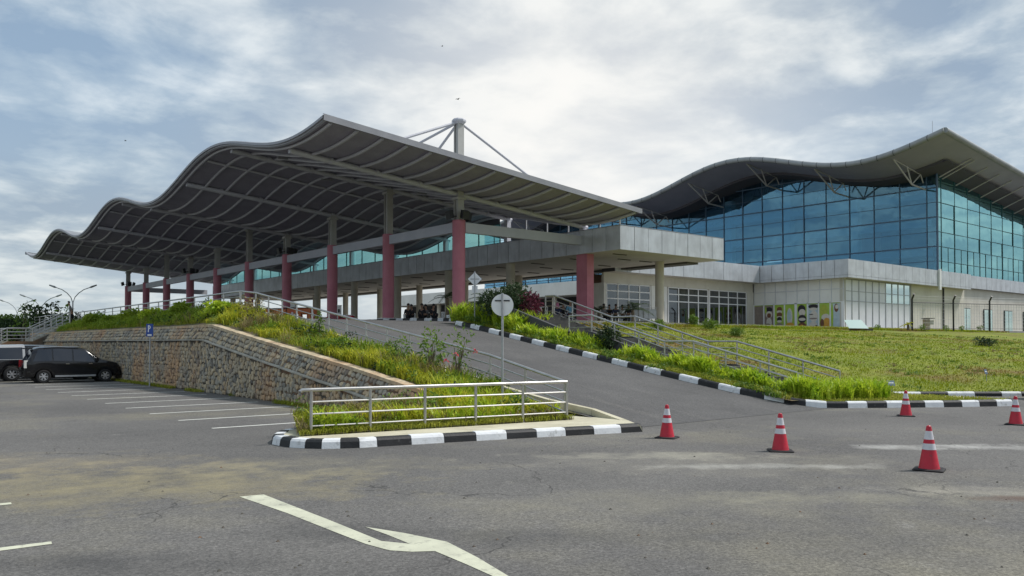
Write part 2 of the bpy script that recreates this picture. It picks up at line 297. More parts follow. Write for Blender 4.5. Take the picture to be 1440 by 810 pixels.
# ------------------------------------------------------------------ builders
def worldloc(o):
    v = Vector((0, 0, 0))
    while o is not None: v = v+o.location; o = o.parent
    return v
class MB:
    def __init__(s): s.v = []; s.f = []; s.mi = []
    def add(s, vs, fs, mi=0):
        b = len(s.v); s.v += [tuple(p) for p in vs]; s.f += [tuple(i+b for i in f) for f in fs]; s.mi += [mi]*len(fs); return s
    def box(s, x0, x1, y0, y1, z0, z1, mi=0):
        if x0 > x1: x0, x1 = x1, x0
        if y0 > y1: y0, y1 = y1, y0
        if z0 > z1: z0, z1 = z1, z0
        return s.add([(x0, y0, z0), (x1, y0, z0), (x1, y1, z0), (x0, y1, z0), (x0, y0, z1), (x1, y0, z1), (x1, y1, z1), (x0, y1, z1)],
                     [(0, 3, 2, 1), (4, 5, 6, 7), (0, 1, 5, 4), (1, 2, 6, 5), (2, 3, 7, 6), (3, 0, 4, 7)], mi)
    def tube(s, pts, r, n=8, r2=None, cap=True, mi=0):
        pts = [Vector(p) for p in pts]; rings = []
        m = len(pts)
        for i, p in enumerate(pts):
            d = (pts[min(i+1, m-1)]-pts[max(i-1, 0)]).normalized()
            a = Vector((0, 0, 1)) if abs(d.z) < .9 else Vector((1, 0, 0))
            x = d.cross(a).normalized(); y = d.cross(x).normalized()
            rr = (r if r2 is None else r+(r2-r)*i/(m-1)) if not isinstance(r, (list, tuple)) else r[i]
            rings.append([p+x*rr*cos(2*pi*k/n)+y*rr*sin(2*pi*k/n) for k in range(n)])
        vs = [q for R in rings for q in R]; fs = []
        for i in range(m-1):
            for k in range(n):
                a, b = i*n+k, i*n+(k+1) % n
                fs.append((a, a+n, b+n, b))
        if cap: fs.append(tuple(range(n))); fs.append(tuple((m-1)*n+k for k in reversed(range(n))))
        return s.add(vs, fs, mi)
    def lathe(s, prof, cx=0, cy=0, n=16, z=0, sq=None):
        vs = []
        for r, h in prof:
            for k in range(n): vs.append((cx+r*cos(2*pi*k/n), cy+r*sin(2*pi*k/n), z+h))
        fs = []
        for i in range(len(prof)-1):
            for k in range(n):
                a, b = i*n+k, i*n+(k+1) % n
                fs.append((a, b, b+n, a+n))
        fs.append(tuple(reversed(range(n)))); fs.append(tuple((len(prof)-1)*n+k for k in range(n)))
        return s.add(vs, fs)
    def prism(s, poly, z0, z1, mi=0):
        n = len(poly)
        vs = [(x, y, z0) for x, y in poly]+[(x, y, z1) for x, y in poly]
        fs = [tuple(reversed(range(n))), tuple(range(n, 2*n))]+[(i, (i+1) % n, (i+1) % n+n, i+n) for i in range(n)]
        return s.add(vs, fs, mi)
    def grid(s, fn, us, vs_, mi=0, flip=False):
        nu, nv = len(us), len(vs_)
        P = [fn(a, b) for a in us for b in vs_]
        fs = []
        for i in range(nu-1):
            for j in range(nv-1):
                q = (i*nv+j, (i+1)*nv+j, (i+1)*nv+j+1, i*nv+j+1)
                fs.append(q[::-1] if flip else q)
        return s.add(P, fs, mi)
    def mesh(s, name, off=(0, 0, 0), mats=None, smooth=False):
        me = bpy.data.meshes.new(name)
        v = np.array(s.v, dtype=float)-np.array(off)
        me.from_pydata(v.tolist(), [], s.f)
        for m in (mats if isinstance(mats, (list, tuple)) else [mats]): me.materials.append(MT[m])
        if any(s.mi): me.polygons.foreach_set('material_index', s.mi)
        if smooth:
            me.polygons.foreach_set('use_smooth', [True]*len(me.polygons))
            if smooth != 'all': me.set_sharp_from_angle(angle=radians(40))
        me.update(); return me
    def build(s, name, mats, parent=None, local=False, smooth=False):
        if parent is not None:
            off = (0, 0, 0) if local else worldloc(parent)
            o = bpy.data.objects.new(name, s.mesh(name, off, mats, smooth)); C.objects.link(o); o.parent = parent
        else:
            if local: off = (0, 0, 0)
            else:
                a = np.array(s.v); off = ((a[:, 0].min()+a[:, 0].max())/2, (a[:, 1].min()+a[:, 1].max())/2, a[:, 2].min())
            o = bpy.data.objects.new(name, s.mesh(name, off, mats, smooth)); C.objects.link(o); o.location = off
        return o
def tag(o, label=None, cat=None, group=None, kind=None):
    if label: o['label'] = label
    if cat: o['category'] = cat
    if group: o['group'] = group
    if kind: o['kind'] = kind
    return o
def thing(name, label, cat, loc=(0, 0, 0), rz=0, group=None):
    o = bpy.data.objects.new(name, None); C.objects.link(o); o.location = loc; o.rotation_euler = (0, 0, rz); o.empty_display_size = .2
    return tag(o, label, cat, group)
def inst(name, me, parent, loc, rot=(0, 0, 0), scale=(1, 1, 1)):
    """part that shares mesh data; loc absolute"""
    o = bpy.data.objects.new(name, me); C.objects.link(o); o.parent = parent
    o.location = Vector(loc)-worldloc(parent); o.rotation_euler = rot; o.scale = scale
    return o
def copy_tree(o, parent=None):
    c = o.copy(); C.objects.link(c); c.parent = parent
    for ch in list(o.children): copy_tree(ch, c)
    return c
def struct(name, mb, m, parent=None, smooth=False):
    o = mb.build(name, m, parent, smooth=smooth)
    if parent is None: o['kind'] = 'structure'
    return o
def frange(a, b, n): return [a+(b-a)*i/(n-1) for i in range(n)]

# ------------------------------------------------------------------ ground levels
PZ = 3.2
def RZs(u): return min(max(.152*u+3.78, 0), PZ)      # straight edge beam
def RZ(u):                                            # road surface, easing over the crest
    tab = [(-8, 2.564), (-6, 2.79), (-4, 2.94), (-2, 3.03), (0, 3.10), (3, 3.16), (6, PZ)]
    if u <= -8: return max(.152*u+3.78, 0)
    for (a, va), (b, vb) in zip(tab, tab[1:]):
        if u <= b: return va+(vb-va)*(u-a)/(b-a)
    return PZ
W0 = -16.2        # face of the stone wall
RAIL = -14.1      # handrail line beside the ramp
def walltop(u):   # top of the sloping masonry
    if u > -5.7: return 2.58
    pts = [(-23.6, .14), (-21.0, .64), (-17.0, 1.19), (-10.5, 1.97), (-6.6, 2.46), (-5.7, 2.58)]
    for (a, za), (b, zb) in zip(pts, pts[1:]):
        if u <= b: return za+(zb-za)*(u-a)/(b-a) if u > a else za
    return 2.58
def ledge(u): 
    return max(walltop(u)-.56, 0)

# ground sheets
struct('ground', MB().box(-2500, 2500, -2500, 2500, -.9, -.03), 'far_ground')
struct('parking_lot', MB().box(-140, 160, -120, 46, -.03, 0), 'asphalt')
# ramp and plaza
us = [-25.2]+frange(-24.87, -8, 18)+frange(-7.2, 6.1, 16)
struct('ramp_road', MB().grid(lambda q, u: (-13.4+((-4.6 if u < -6.5 else max(-4.6, -4.6+(u+6.5)*.65) if u < -1.1 else -1.08)+13.4)*q, u, RZ(u)+.006), [0, .5, 1], us), 'ramp_asphalt')
struct('plaza', MB().box(-1.08, 140, -3.8, 130, -.02, PZ-.012), 'paving')
struct('plaza', MB().box(-13.9, -1.1, 6.0, 130, -.02, PZ-.012), 'paving')
struct('plaza_road', MB().box(-13.4, -1.1, 6.1, 90, PZ-.01, PZ+.0055), 'ramp_asphalt')

# planted bank between stone wall and ramp
def bank(t, u):
    k = (t-(W0+.42))/((RAIL+.25)-(W0+.42))
    top = max(RZs(u), 0.0)+.13
    z = walltop(u)+(top-walltop(u))*min(max(k, 0), 1)
    return (t, u, z+.05*mnoise.noise(Vector((t*1.3, u*1.3, 0))))
struct('bank_soil', MB().grid(bank, frange(W0+.40, RAIL+.25, 8), frange(-22.6, 30, 130)), 'soil', smooth='all')

# lawn slope at the right
def ub(t): return lerpL([(-2, -23.1), (1.0, -23.15), (1.6, -23.5), (2.4, -24.15), (5.6, -26.8), (10.8, -31.05), (20, -38.75), (64, -75.5)], t)
def lerpL(tab, x):
    if x <= tab[0][0]: return tab[0][1]
    for (a, va), (b, vb) in zip(tab, tab[1:]):
        if x <= b: return va+(vb-va)*(x-a)/(b-a)
    return tab[-1][1]
def lawn_z(t, u):
    b = ub(t); k = (u-b)/(-2.9-b)
    z = .10+2.98*min(max(k, 0), 1)
    return z+.07*mnoise.noise(Vector((t*.35, u*.35, 3)))*min(1, max(0, k*8))*(1 if k < .97 else .2)
def lawn_fn(t, k):
    b = ub(t); u = b+(-2.9-b)*k
    return (t, u, lawn_z(t, u))
struct('lawn_slope', MB().grid(lawn_fn, frange(-1.35, 62, 90), frange(0, 1, 50)), 'lawn', smooth='all')
struct('lawn_bed', MB().box(-1.35, 90, -2.9, -2.0, 0, 3.10), 'lawn')
# strip between ramp kerb and steps
def kt(u):
    tab = [(-24, -5.8), (-20, -5.8), (-15, -5.6), (-11.8, -5.25), (-9, -5.05), (-6.5, -4.9), (-4.3, -3.2), (-1.6, -1.6)]
    if u <= tab[0][0]: return tab[0][1]
    for (a, va), (b, vb) in zip(tab, tab[1:]):
        if u <= b: return va+(vb-va)*(u-a)/(b-a)
    return -1.4
def strip_fn(q, u):
    t = kt(u)+.16+(-4.1-(kt(u)+.16))*q if u < -5.6 else -4.1+.0*q
    return _strip(t, u)
def _strip(t, u): return (t, u, max(RZ(u), .0)+.14+.04*mnoise.noise(Vector((t*2, u*2, 5))))
struct('planting_strip', MB().grid(strip_fn, frange(0, 1, 6), frange(-24.4, -5.6, 80)), 'soil', smooth='all')
nose = [(-5.62, -24.6), (-5.0, -24.9), (-3.2, -26.1), (-1.5, -27.2), (.3, -28.0), (.75, -27.6), (.4, -26.6), (-.4, -25.3), (-1.2, -24.4), (-1.2, -23.0), (-5.62, -23.0)]
# ------------------------------------------------------------------ kerbs
def resample(pts, steps):
    """cut a polyline into lengths; steps(dist)->block length"""
    P = [Vector(p) for p in pts]; L = [0]
    for a, b in zip(P, P[1:]): L.append(L[-1]+(b-a).length)
    def pt(d):
        for i in range(len(P)-1):
            if d <= L[i+1] or i == len(P)-2:
                return P[i].lerp(P[i+1], (d-L[i])/max(L[i+1]-L[i], 1e-6))
    d = 0; out = [pt(0)]
    while d < L[-1]-.05:
        d = min(d+steps(d), L[-1]); out.append(pt(d))
    return out
def kerb(label, pts, zf, steps, mm=None, h=.16, wd=.22, side=1, start_white=True, name='kerb', zb=-.05):
    base = thing(name, None, None, (pts[0][0], pts[0][1], zf(*pts[0][:2])))
    base['kind'] = 'structure'
    P = resample([(p[0], p[1], 0) for p in pts], steps)
    for i in range(len(P)-1):
        a, b = P[i], P[i+1]; d = (b-a)
        d0 = (P[i]-P[i-1]).normalized() if i > 0 else d.normalized()
        d2 = (P[i+2]-P[i+1]).normalized() if i+2 < len(P) else d.normalized()
        na = (d.normalized()+d0).normalized(); nb = (d.normalized()+d2).normalized()
        na = Vector((-na.y, na.x, 0))*side; nb = Vector((-nb.y, nb.x, 0))*side
        g = d.normalized()*.006; a = a+g; b = b-g
        mb = MB(); vs = []
        jit = random.uniform(-.006, .006)
        # cross-section: front foot, front shoulder, chamfer, top back, back foot
        for p, n in ((a, na), (b, nb)):
            z = zf(p.x, p.y)
            for off, hh in ((0, zb), (.03, h-.05), (.06, h-.012), (.085, h+jit), (wd, h+jit), (wd, zb)):
                q = p+n*off; vs.append((q.x, q.y, z+hh))
        fs = [(k, k+1, k+7, k+6) for k in range(5)]+[(5, 0, 6, 11), (0, 5, 4, 3, 2, 1), (6, 7, 8, 9, 10, 11)]
        if side > 0: fs = [f[::-1] for f in fs]
        mb.add(vs, fs)
        white = (i % 2 == 0) == start_white
        mb.build('kerb_block', mm or ('kerb_white' if white else 'kerb_black'), base)
    return base
# island front kerb
isl = [(-17.4, -20.9), (-18.9, -21.2), (-20.2, -21.9), (-20.72, -22.7), (-20.72, -23.4), (-20.4, -24.0), (-19.8, -24.35), (-18.5, -24.62), (-16.3, -25.15), (-13.75, -25.85)]
kerb('island', isl, lambda x, y: 0, lambda d: .34 if d < 6.3 else .66, h=.165, wd=.24, side=1)
kerb('tip', [(-13.75, -25.85), (-13.15, -25.2), (-12.9, -23.9), (-13.35, -22.4), (-13.4, -20.0)], lambda x, y: RZ(y), lambda d: 1.2, mm='pale_concrete', h=.15, wd=.24, side=1)
# pale edge beam of the ramp below the handrail
mb = MB().grid(lambda t, u: (t, u, RZs(u)+.15), [-13.9, -13.42], frange(-20, 28, 50)).grid(lambda t, k: (-13.42, t, RZ(t)-.05+(RZs(t)+.20-RZ(t))*k), frange(-20, 28, 50), [0, 1], flip=True)
struct('ramp_edge', mb, 'pale_concrete')
# right ramp kerb, curving round the nose and on to the column median
rk = [(-1.1, 69), (-1.1, 1.0), (-1.6, -1.6), (-3.2, -4.3), (-4.9, -6.5), (-5.2, -9), (-5.6, -15), (-5.8, -20), (-5.82, -22.3), (-5.74, -23.2), (-5.5, -24.1), (-5.05, -24.85), (-4.4, -25.45), (-3.2, -26.25), (-1.6, -27.25), (.2, -28.2), (.75, -28.1)]
kerb('ramp', rk, lambda x, y: RZ(y), lambda d: .78 if d < 93 else .60, h=.19, wd=.22, side=1)
ncx = [(-5.4, -23.4), (-5.2, -24.2), (-4.75, -24.8), (-4.2, -25.2), (-3.1, -26.05), (-1.5, -27.05), (.25, -28.0), (.72, -27.95), (.5, -26.9), (-.3, -25.6), (-1.0, -24.6), (-1.2, -23.2)]
struct('nose_soil', MB().prism(ncx, -.02, .135), 'soil')
# lower lawn kerb
lk = [(1.0, -23.35), (1.6, -23.75), (2.4, -24.4), (5.6, -27.05), (10.8, -31.3), (20, -39)]
kerb('lawn', lk, lambda x, y: 0, lambda d: .95 if d < 4.5 else .7, h=.16, wd=.22, side=1, start_white=False)
struct('gutter_slab', MB().prism([(-.6, -25.3), (.6, -26.9), (3.0, -25.6), (1.2, -23.9)], -.01, .05), 'pale_concrete')
# island top: concrete walk and soil bed
struct('island_walk', MB().prism([(-17.4, -21.1), (-18.8, -21.4), (-20.0, -22.05), (-20.5, -22.8), (-20.5, -23.35), (-20.25, -23.85), (-19.75, -24.15), (-18.45, -24.42), (-16.25, -24.95), (-13.8, -25.6), (-13.35, -25.1), (-13.1, -23.9), (-13.5, -22.4), (-13.6, -20.0), (-16.0, -20.0)], -.02, .150), 'pale_concrete')
def bed_fn(a, k):
    # from the front rail line back to the wall end
    f0 = (-20.35+a*(6.3), -23.25-.82*a); f1 = (-19.9+a*5.9, -21.95+1.35*a)
    t, u = f0[0]+(f1[0]-f0[0])*k, f0[1]+(f1[1]-f0[1])*k
    return (t, u, .175+(max(RZ(u), 0)+.1-.1)*k*.55+.05*k+.02*mnoise.noise(Vector((t*3, u*3, 0))))
struct('island_soil', MB().grid(bed_fn, frange(0, 1, 16), frange(0, 1, 10)), 'soil', smooth='all')
# island sides (bed fill)
struct('island_fill', MB().prism([(-16.6, -22.3), (-13.9, -23.0), (-13.9, -20), (-15.6, -19.5)], 0, .2), 'soil')

# ------------------------------------------------------------------ paint on the ground
def marking(name, pts, label, m='road_paint', cat='road marking', group=None, z=.004):
    P = [p if len(p) == 2 else p for p in pts]
    mb = MB().add([(p[0], p[1], z) for p in P], [tuple(range(len(P)))])
    o = mb.build(name, m); 
    me = o.data
    if me.polygons[0].normal.z < 0: me.flip_normals()
    o['kind'] = 'structure'
    return o
for i, u in enumerate([-19.3, -16.95, -14.55, -12.15, -9.75, -7.35, -4.95, -2.5, -.1, 2.3, 4.7, 8.2, 10.6]):
    marking('parking_line', [(-20.6, u-.06), (-16.65, u-.06), (-16.65, u+.06), (-20.6, u+.06)], '')
arrow_px = [(338, 698), (372, 695), (460, 729), (537, 760), (577, 764), (545, 751), (514, 740), (570, 749), (629, 761), (672, 783), (717, 810), (748, 832), (700, 812), (655, 792), (612, 774), (580, 775), (548, 773), (515, 764), (476, 749), (405, 721)]
ap = [gp(x, y) for x, y in arrow_px]
marking('painted_arrow', ap, '', 'arrow_paint')
marking('painted_line', [gp(-60, 777), gp(75, 760.5), gp(76, 764), gp(-60, 782)], '', 'arrow_paint')
marking('painted_line', [gp(-60, 713), gp(18, 706), gp(19, 708.5), gp(-60, 716.5)], '', 'arrow_paint')

# ------------------------------------------------------------------ stone retaining wall
wall = thing('retaining_wall', 'rough stone retaining wall with rust stains beside the parking bays', 'wall', (W0, 5, 0))
us = frange(-23.0, 34, 160)
mb = MB()
mb.grid(lambda u, k: (W0+.02, u, -.05+(ledge(u)+.05)*k), us, [0, 1], flip=True)
mb.grid(lambda u, k: (W0+.03+.34*k, u, ledge(u)+(walltop(u)-ledge(u))*k), us, [0, 1], flip=True)
mb.grid(lambda u, k: (W0+.37+.5*k, u, walltop(u)), us, [0, 1], flip=True)
mb.build('mortar', 'mortar', wall)
mb = MB()
for a, b in zip(us, us[1:]):
    if ledge(b) < .08: continue
    for (t0, t1, z0, z1) in ((W0-.07, W0+.06, -.03, .03),):
        pass
mb.grid(lambda u, k: (W0+[-.09, -.085, .05, .05][k]+.012*mnoise.noise(Vector((u*3, 0, k))), u, ledge(u)+[-.03, .012, .02, .02][k]+.012*mnoise.noise(Vector((u*4, 5, k)))), [u for u in us if ledge(u) > .05], [0, 1, 2, 3], flip=True)
mb.build('ledge', 'concrete', wall)
mb = MB()
mb.grid(lambda u, k: (W0+[.28, .28, .55, .60][k], u, walltop(u)+[-.07, .03, .045, -.05][k]+.012*mnoise.noise(Vector((u*2, k, 0)))+.02*mnoise.noise(Vector((u*5, k*3, 2)))), [u for u in us if walltop(u) > .2], [0, 1, 2, 3], flip=True)
mb.build('coping', 'stone_buff', wall)
def stone_poly(cx, cz, pitch, seed):
    r = random.Random(seed); n = r.choice((5, 6, 6, 7)); pts = []
    a0 = r.uniform(0, 6.28); asp = r.uniform(.78, 1.32)
    for k in range(n):
        a = a0+2*pi*k/n+r.uniform(-.22, .22); rr = pitch*r.uniform(.44, .63)
        pts.append((cx+rr*cos(a)*asp*.93, cz+rr*sin(a)/asp*1.05))
    return pts
def stone_verts(pts, depth, place):
    cx = sum(p[0] for p in pts)/len(pts); cz = sum(p[1] for p in pts)/len(pts); n = len(pts)
    outr = [place(p[0], p[1], -.03) for p in pts]
    mid = [place(cx+(p[0]-cx)*.93, cz+(p[1]-cz)*.93, depth*.65) for p in pts]
    inn = [place(cx+(p[0]-cx)*.68, cz+(p[1]-cz)*.68, depth) for p in pts]
    vs = outr+mid+inn
    fs = []
    for k in range(n):
        j = (k+1) % n
        fs.append((k, k+n, j+n, j)); fs.append((k+n, k+2*n, j+2*n, j+n))
    fs.append(tuple(range(3*n-1, 2*n-1, -1)))
    return vs, fs
stones = []
pitch = .19
row = 0; z = .10
while z < 2.1:
    u = -22.6+(row % 2)*pitch*.5
    while u < 33:
        uu = u+random.uniform(-.045, .045); zc = z+random.uniform(-.04, .04)
        if zc+.08 < ledge(uu)-.0: stones.append((uu, zc, 0))
        u += pitch
    z += pitch*.82; row += 1
for row in range(3):
    u = -22.9+(row % 2)*pitch*.5
    while u < 33:
        uu = u+random.uniform(-.03, .03)
        H = sqrt(.34**2+(walltop(uu)-ledge(uu))**2)
        v = .10+row*.185+random.uniform(-.02, .02)
        if v+.06 < H: stones.append((uu, v, 1))
        u += pitch
stones.sort(key=lambda s: s[0])
smats = ['stone_grey', 'stone_buff', 'stone_dark']
far = {m: MB() for m in smats}
for i, (u, v, k) in enumerate(stones):
    pts = stone_poly(u, v, pitch, i)
    d = random.uniform(.025, .06)
    if k == 0: place = lambda a, b, h: (W0+.02-h, a, min(b, ledge(a)-.02))
    else:
        def place(a, b, h):
            H = sqrt(.34**2+(walltop(a)-ledge(a))**2)+1e-4; q = min(b/H, 1.0)
            return (W0+.03+.34*q-h*.85, a, ledge(a)+(walltop(a)-ledge(a))*q+h*.5)
    vs, fs = stone_verts(pts, d, place)
    m = smats[[0, 0, 0, 1, 1, 2][random.randrange(6)]]
    if i < 300: MB().add(vs, fs).build('stone', m, wall)
    else: far[m].add(vs, fs)
for m in smats: tag(far[m].build('stones', m, wall), kind='stuff')

# ------------------------------------------------------------------ handrails
def railing(label, path, h=.86, spacing=1.25, bars=3, cat='railing', r=.03, first=True, group=None, ends=(True, True), name='steel_railing', hr=None, z_at=None, ext=0):
    P = [Vector(p) for p in path]
    base = thing(name, label, cat, P[0], 0, group)
    hv = Vector((0, 0, h))
    top = [p+hv for p in P]
    if ext:
        d = (P[0]-P[1]).normalized(); top = [top[0]+d*ext+Vector((0, 0, -.09)), top[0]+d*ext*.97+Vector((0, 0, -.025)), top[0]+d*ext*.8]+top
    MB().tube(top, hr or .036, 10).build('handrail', 'steel', base, smooth=True)
    for k in range(bars):
        q = Vector((0, 0, h*(k+.75)/(bars+.75)))
        MB().tube([p+q for p in P], .018, 6).build('rail_bar', 'steel', base, smooth=True)
    pm = MB().tube([(0, 0, 0), (0, 0, h)], r, 8).mesh('post', (0, 0, 0), 'steel', True)
    fm = MB().tube([(0, 0, 0), (0, 0, .015)], r*2, 10).mesh('flange', (0, 0, 0), 'steel', True)
    for i in range(len(P)-1):
        L = (P[i+1]-P[i]).length; n = max(1, round(L/spacing))
        for k in range(n+(1 if i == len(P)-2 else 0)):
            p = P[i].lerp(P[i+1], k/n)
            o = inst('post', pm, base, p)
            f = bpy.data.objects.new('flange', fm); C.objects.link(f); f.parent = o; f.location = (0, 0, .002)
    return base
fr0 = (-20.02, -23.72); fr1 = (-14.1, -24.0)
f0 = gp(438, 612, .15); f1 = gp(797, 590, .15)
railing('low steel railing along the front of the grassy traffic island', [(f0[0], f0[1], .15), (f1[0], f1[1], .15)], spacing=1.2, ext=.22)
pth = [(f1[0]+.04, f1[1]+.1, .15)]+[(RAIL, u, RZs(u)+.13) for u in (-21, -12, -5.6)]+[(RAIL, -4.0, 3.2)]
railing('sloping steel railing climbing beside the ramp from the island', pth, spacing=1.27)
railing('level steel railing along the top of the stone wall under the canopy', [(RAIL, -3.9, 3.2), (RAIL, 26.6, 3.2)], spacing=1.9)
# steps right of the ramp
SU = [(-23.6, .06), (-19.6, 1.05), (-18.3, 1.05), (-14.6, 2.1), (-13.3, 2.1), (-9.6, PZ)]
def sz(u):
    for (a, za), (b, zb) in zip(SU, SU[1:]):
        if u <= b: return za+(zb-za)*max(0, (u-a))/(b-a)
    return PZ
st = thing('entrance_steps', 'concrete steps with two landings climbing the bank beside the lawn', 'steps', (-2.7, -16, 0))
sm = None
for (a, za), (b, zb) in zip(SU, SU[1:]):
    if zb-za < .01:
        MB().box(-3.85, -1.55, a, b, za-.5, za).build('landing', 'step_dark', st)
    else:
        n = int(round((zb-za)/.165))
        for k in range(n):
            u0 = a+(b-a)*k/n; z1 = za+(zb-za)*(k+1)/n
            MB().box(-3.85, -1.55, u0, a+(b-a)*(k+1)/n+.02, z1-.55, z1).build('step', 'step_dark', st)
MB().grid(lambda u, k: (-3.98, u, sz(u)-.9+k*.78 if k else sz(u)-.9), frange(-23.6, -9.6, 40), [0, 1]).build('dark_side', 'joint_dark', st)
for s_, tt, nm in ((0, -4.0, 'near'), (1, -1.45, 'far')):
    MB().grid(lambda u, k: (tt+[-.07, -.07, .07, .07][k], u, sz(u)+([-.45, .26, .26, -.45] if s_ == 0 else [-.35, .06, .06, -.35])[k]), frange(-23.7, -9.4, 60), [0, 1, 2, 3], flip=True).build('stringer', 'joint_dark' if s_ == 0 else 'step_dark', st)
railing('near steel stair railing behind the bright lime plants', [(-4.0, u, z) for u, z in SU[:5]], spacing=1.3, h=.9)
railing('far steel stair railing along the lawn edge', [(-1.45, u, z) for u, z in SU]+[(-1.45, -9.0, PZ)], spacing=1.3, h=.9)

# left stairs at the far end of the wall
ls = thing('wall_stairs', 'concrete stairs rising to the plaza at the far end of the stone wall', 'steps', (-18, 28, 0))
LS = [(-22.2, .0), (-18.4, 2.0), (-16.9, 2.0), (-14.6, PZ)]
for (a, za), (b, zb) in zip(LS, LS[1:]):
    if zb == za: MB().box(a, b, 26.6, 29.4, 0, za).build('landing', 'concrete', ls); continue
    n = int(round((zb-za)/.17))
    for k in range(n):
        MB().box(a+(b-a)*k/n, a+(b-a)*(k+1)/n, 26.6, 29.4, max(0, za+(zb-za)*k/n-.3), za+(zb-za)*(k+1)/n).build('step', 'concrete', ls)
MB().box(-22.2, -14.6, 26.5, 26.6, 0, .3).build('side_wall', 'mortar', ls)
MB().add([(-22.2, 26.55, 0), (-18.4, 26.55, 2.0), (-16.9, 26.55, 2.0), (-14.6, 26.55, 3.15), (-14.6, 26.55, 0)], [(0, 4, 3, 2, 1)]).build('cheek', 'mortar', ls)
for uu, lab in ((26.7, 'near steel railing of the left stairs'), (29.3, 'far steel railing of the left stairs')):
    railing(lab, [(t, uu, z) for t, z in LS], spacing=1.1, h=.9)
railing('steel railing continuing left of the stair head past the lamp posts', [(RAIL, 29.5, PZ), (RAIL, 46, PZ)], spacing=2.2, h=.9)

# ------------------------------------------------------------------ canopy
SP = 7.73
def tubez(t, u): return 12.08-.80*cos(2*pi*(u+1.5)/22.3)-.096*(t+10.6)   # centre of the sloping tubes
canopy = thing('entrance_canopy', 'long wavy grey steel canopy on tall red columns', 'canopy', (0, 33, PZ))
UA, UB, TA, TB = -4.75, 71.0, -10.6, 9.9
uu = frange(UA, UB, 150); tt = frange(TA, TB, 9)
mb = MB().grid(lambda u, t: (t, u, tubez(t, u)+.19), uu, tt, flip=False)
mb.build('roof_underside', 'roof_under', canopy, smooth='all')
MB().grid(lambda u, t: (t, u, tubez(t, u)+.31), uu, tt, flip=True).build('roof_sheet', 'roof_top', canopy, smooth='all')
# eaves
def strip(name, fn, rows, m, L):
    MB().grid(lambda u, k: fn(u, k), L, list(range(rows)), flip=True).build(name, m, canopy, smooth=True)
oe = [(.0, .14), (-.03, .08), (-.10, .14), (-.10, .20), (-.18, .21), (-.18, .33), (-.10, .37), (.05, .33)]
strip('outer_gutter', lambda u, k: (TA+oe[k][0], u, tubez(TA, u)+oe[k][1]), len(oe), 'trim_grey', uu)
strip('inner_gutter', lambda u, k: (TB-[.0, -.03, -.12, -.12, .0][k], u, tubez(TB, u)+[.14, .08, .12, .34, .35][k]), 5, 'trim_grey', uu)
MB().grid(lambda t, k: (t, UA-[.0, .14, .14, .02][k], tubez(t, UA)+[.08, .06, .345, .355][k]), frange(TA-.2, TB+.15, 12), [0, 1, 2, 3]).build('verge_trim', 'trim_grey', canopy)
MB().grid(lambda t, k: (t, UB+[.0, .14, .14, .02][k], tubez(t, UB)+[.08, .06, .345, .355][k]), frange(TA-.2, TB+.15, 12), [0, 1, 2, 3], flip=True).build('verge_trim', 'trim_grey', canopy)
# curved ribs under the sheet
nr = 16
for i in range(nr):
    t = TA+.25+(TB-TA-.5)*i/(nr-1)
    MB().tube([(t, u, tubez(t, u)+.10) for u in frange(UA+.1, UB-.1, 110)], .085, 6).build('rib', 'rib_grey', canopy, smooth=True)
# sloping main tubes at each column line
for n in range(10):
    u = n*SP
    tb = MB().tube([(-10.2, u, tubez(-10.2, u)), (10.2, u, tubez(10.2, u))], .15, 12).build('main_tube', 'rib_grey', canopy, smooth=True)
    for t in frange(-8, 8, 7):
        MB().tube([(t-.08, u, tubez(t-.08, u)+.02), (t+.08, u, tubez(t+.08, u)+.02)], .19, 12).build('collar', 'rib_grey', tb, smooth=True)
# intermediate lighter tubes at peaks between column lines
for n in (0, 3, 6, 9):
    pass
for n in range(9):
    u = (n+.5)*SP
    if n % 3 == 1: MB().tube([(-10.2, u, tubez(-10.2, u)+.08), (9.8, u, tubez(9.8, u)+.08)], .07, 8).build('purlin', 'rib_grey', canopy, smooth=True)
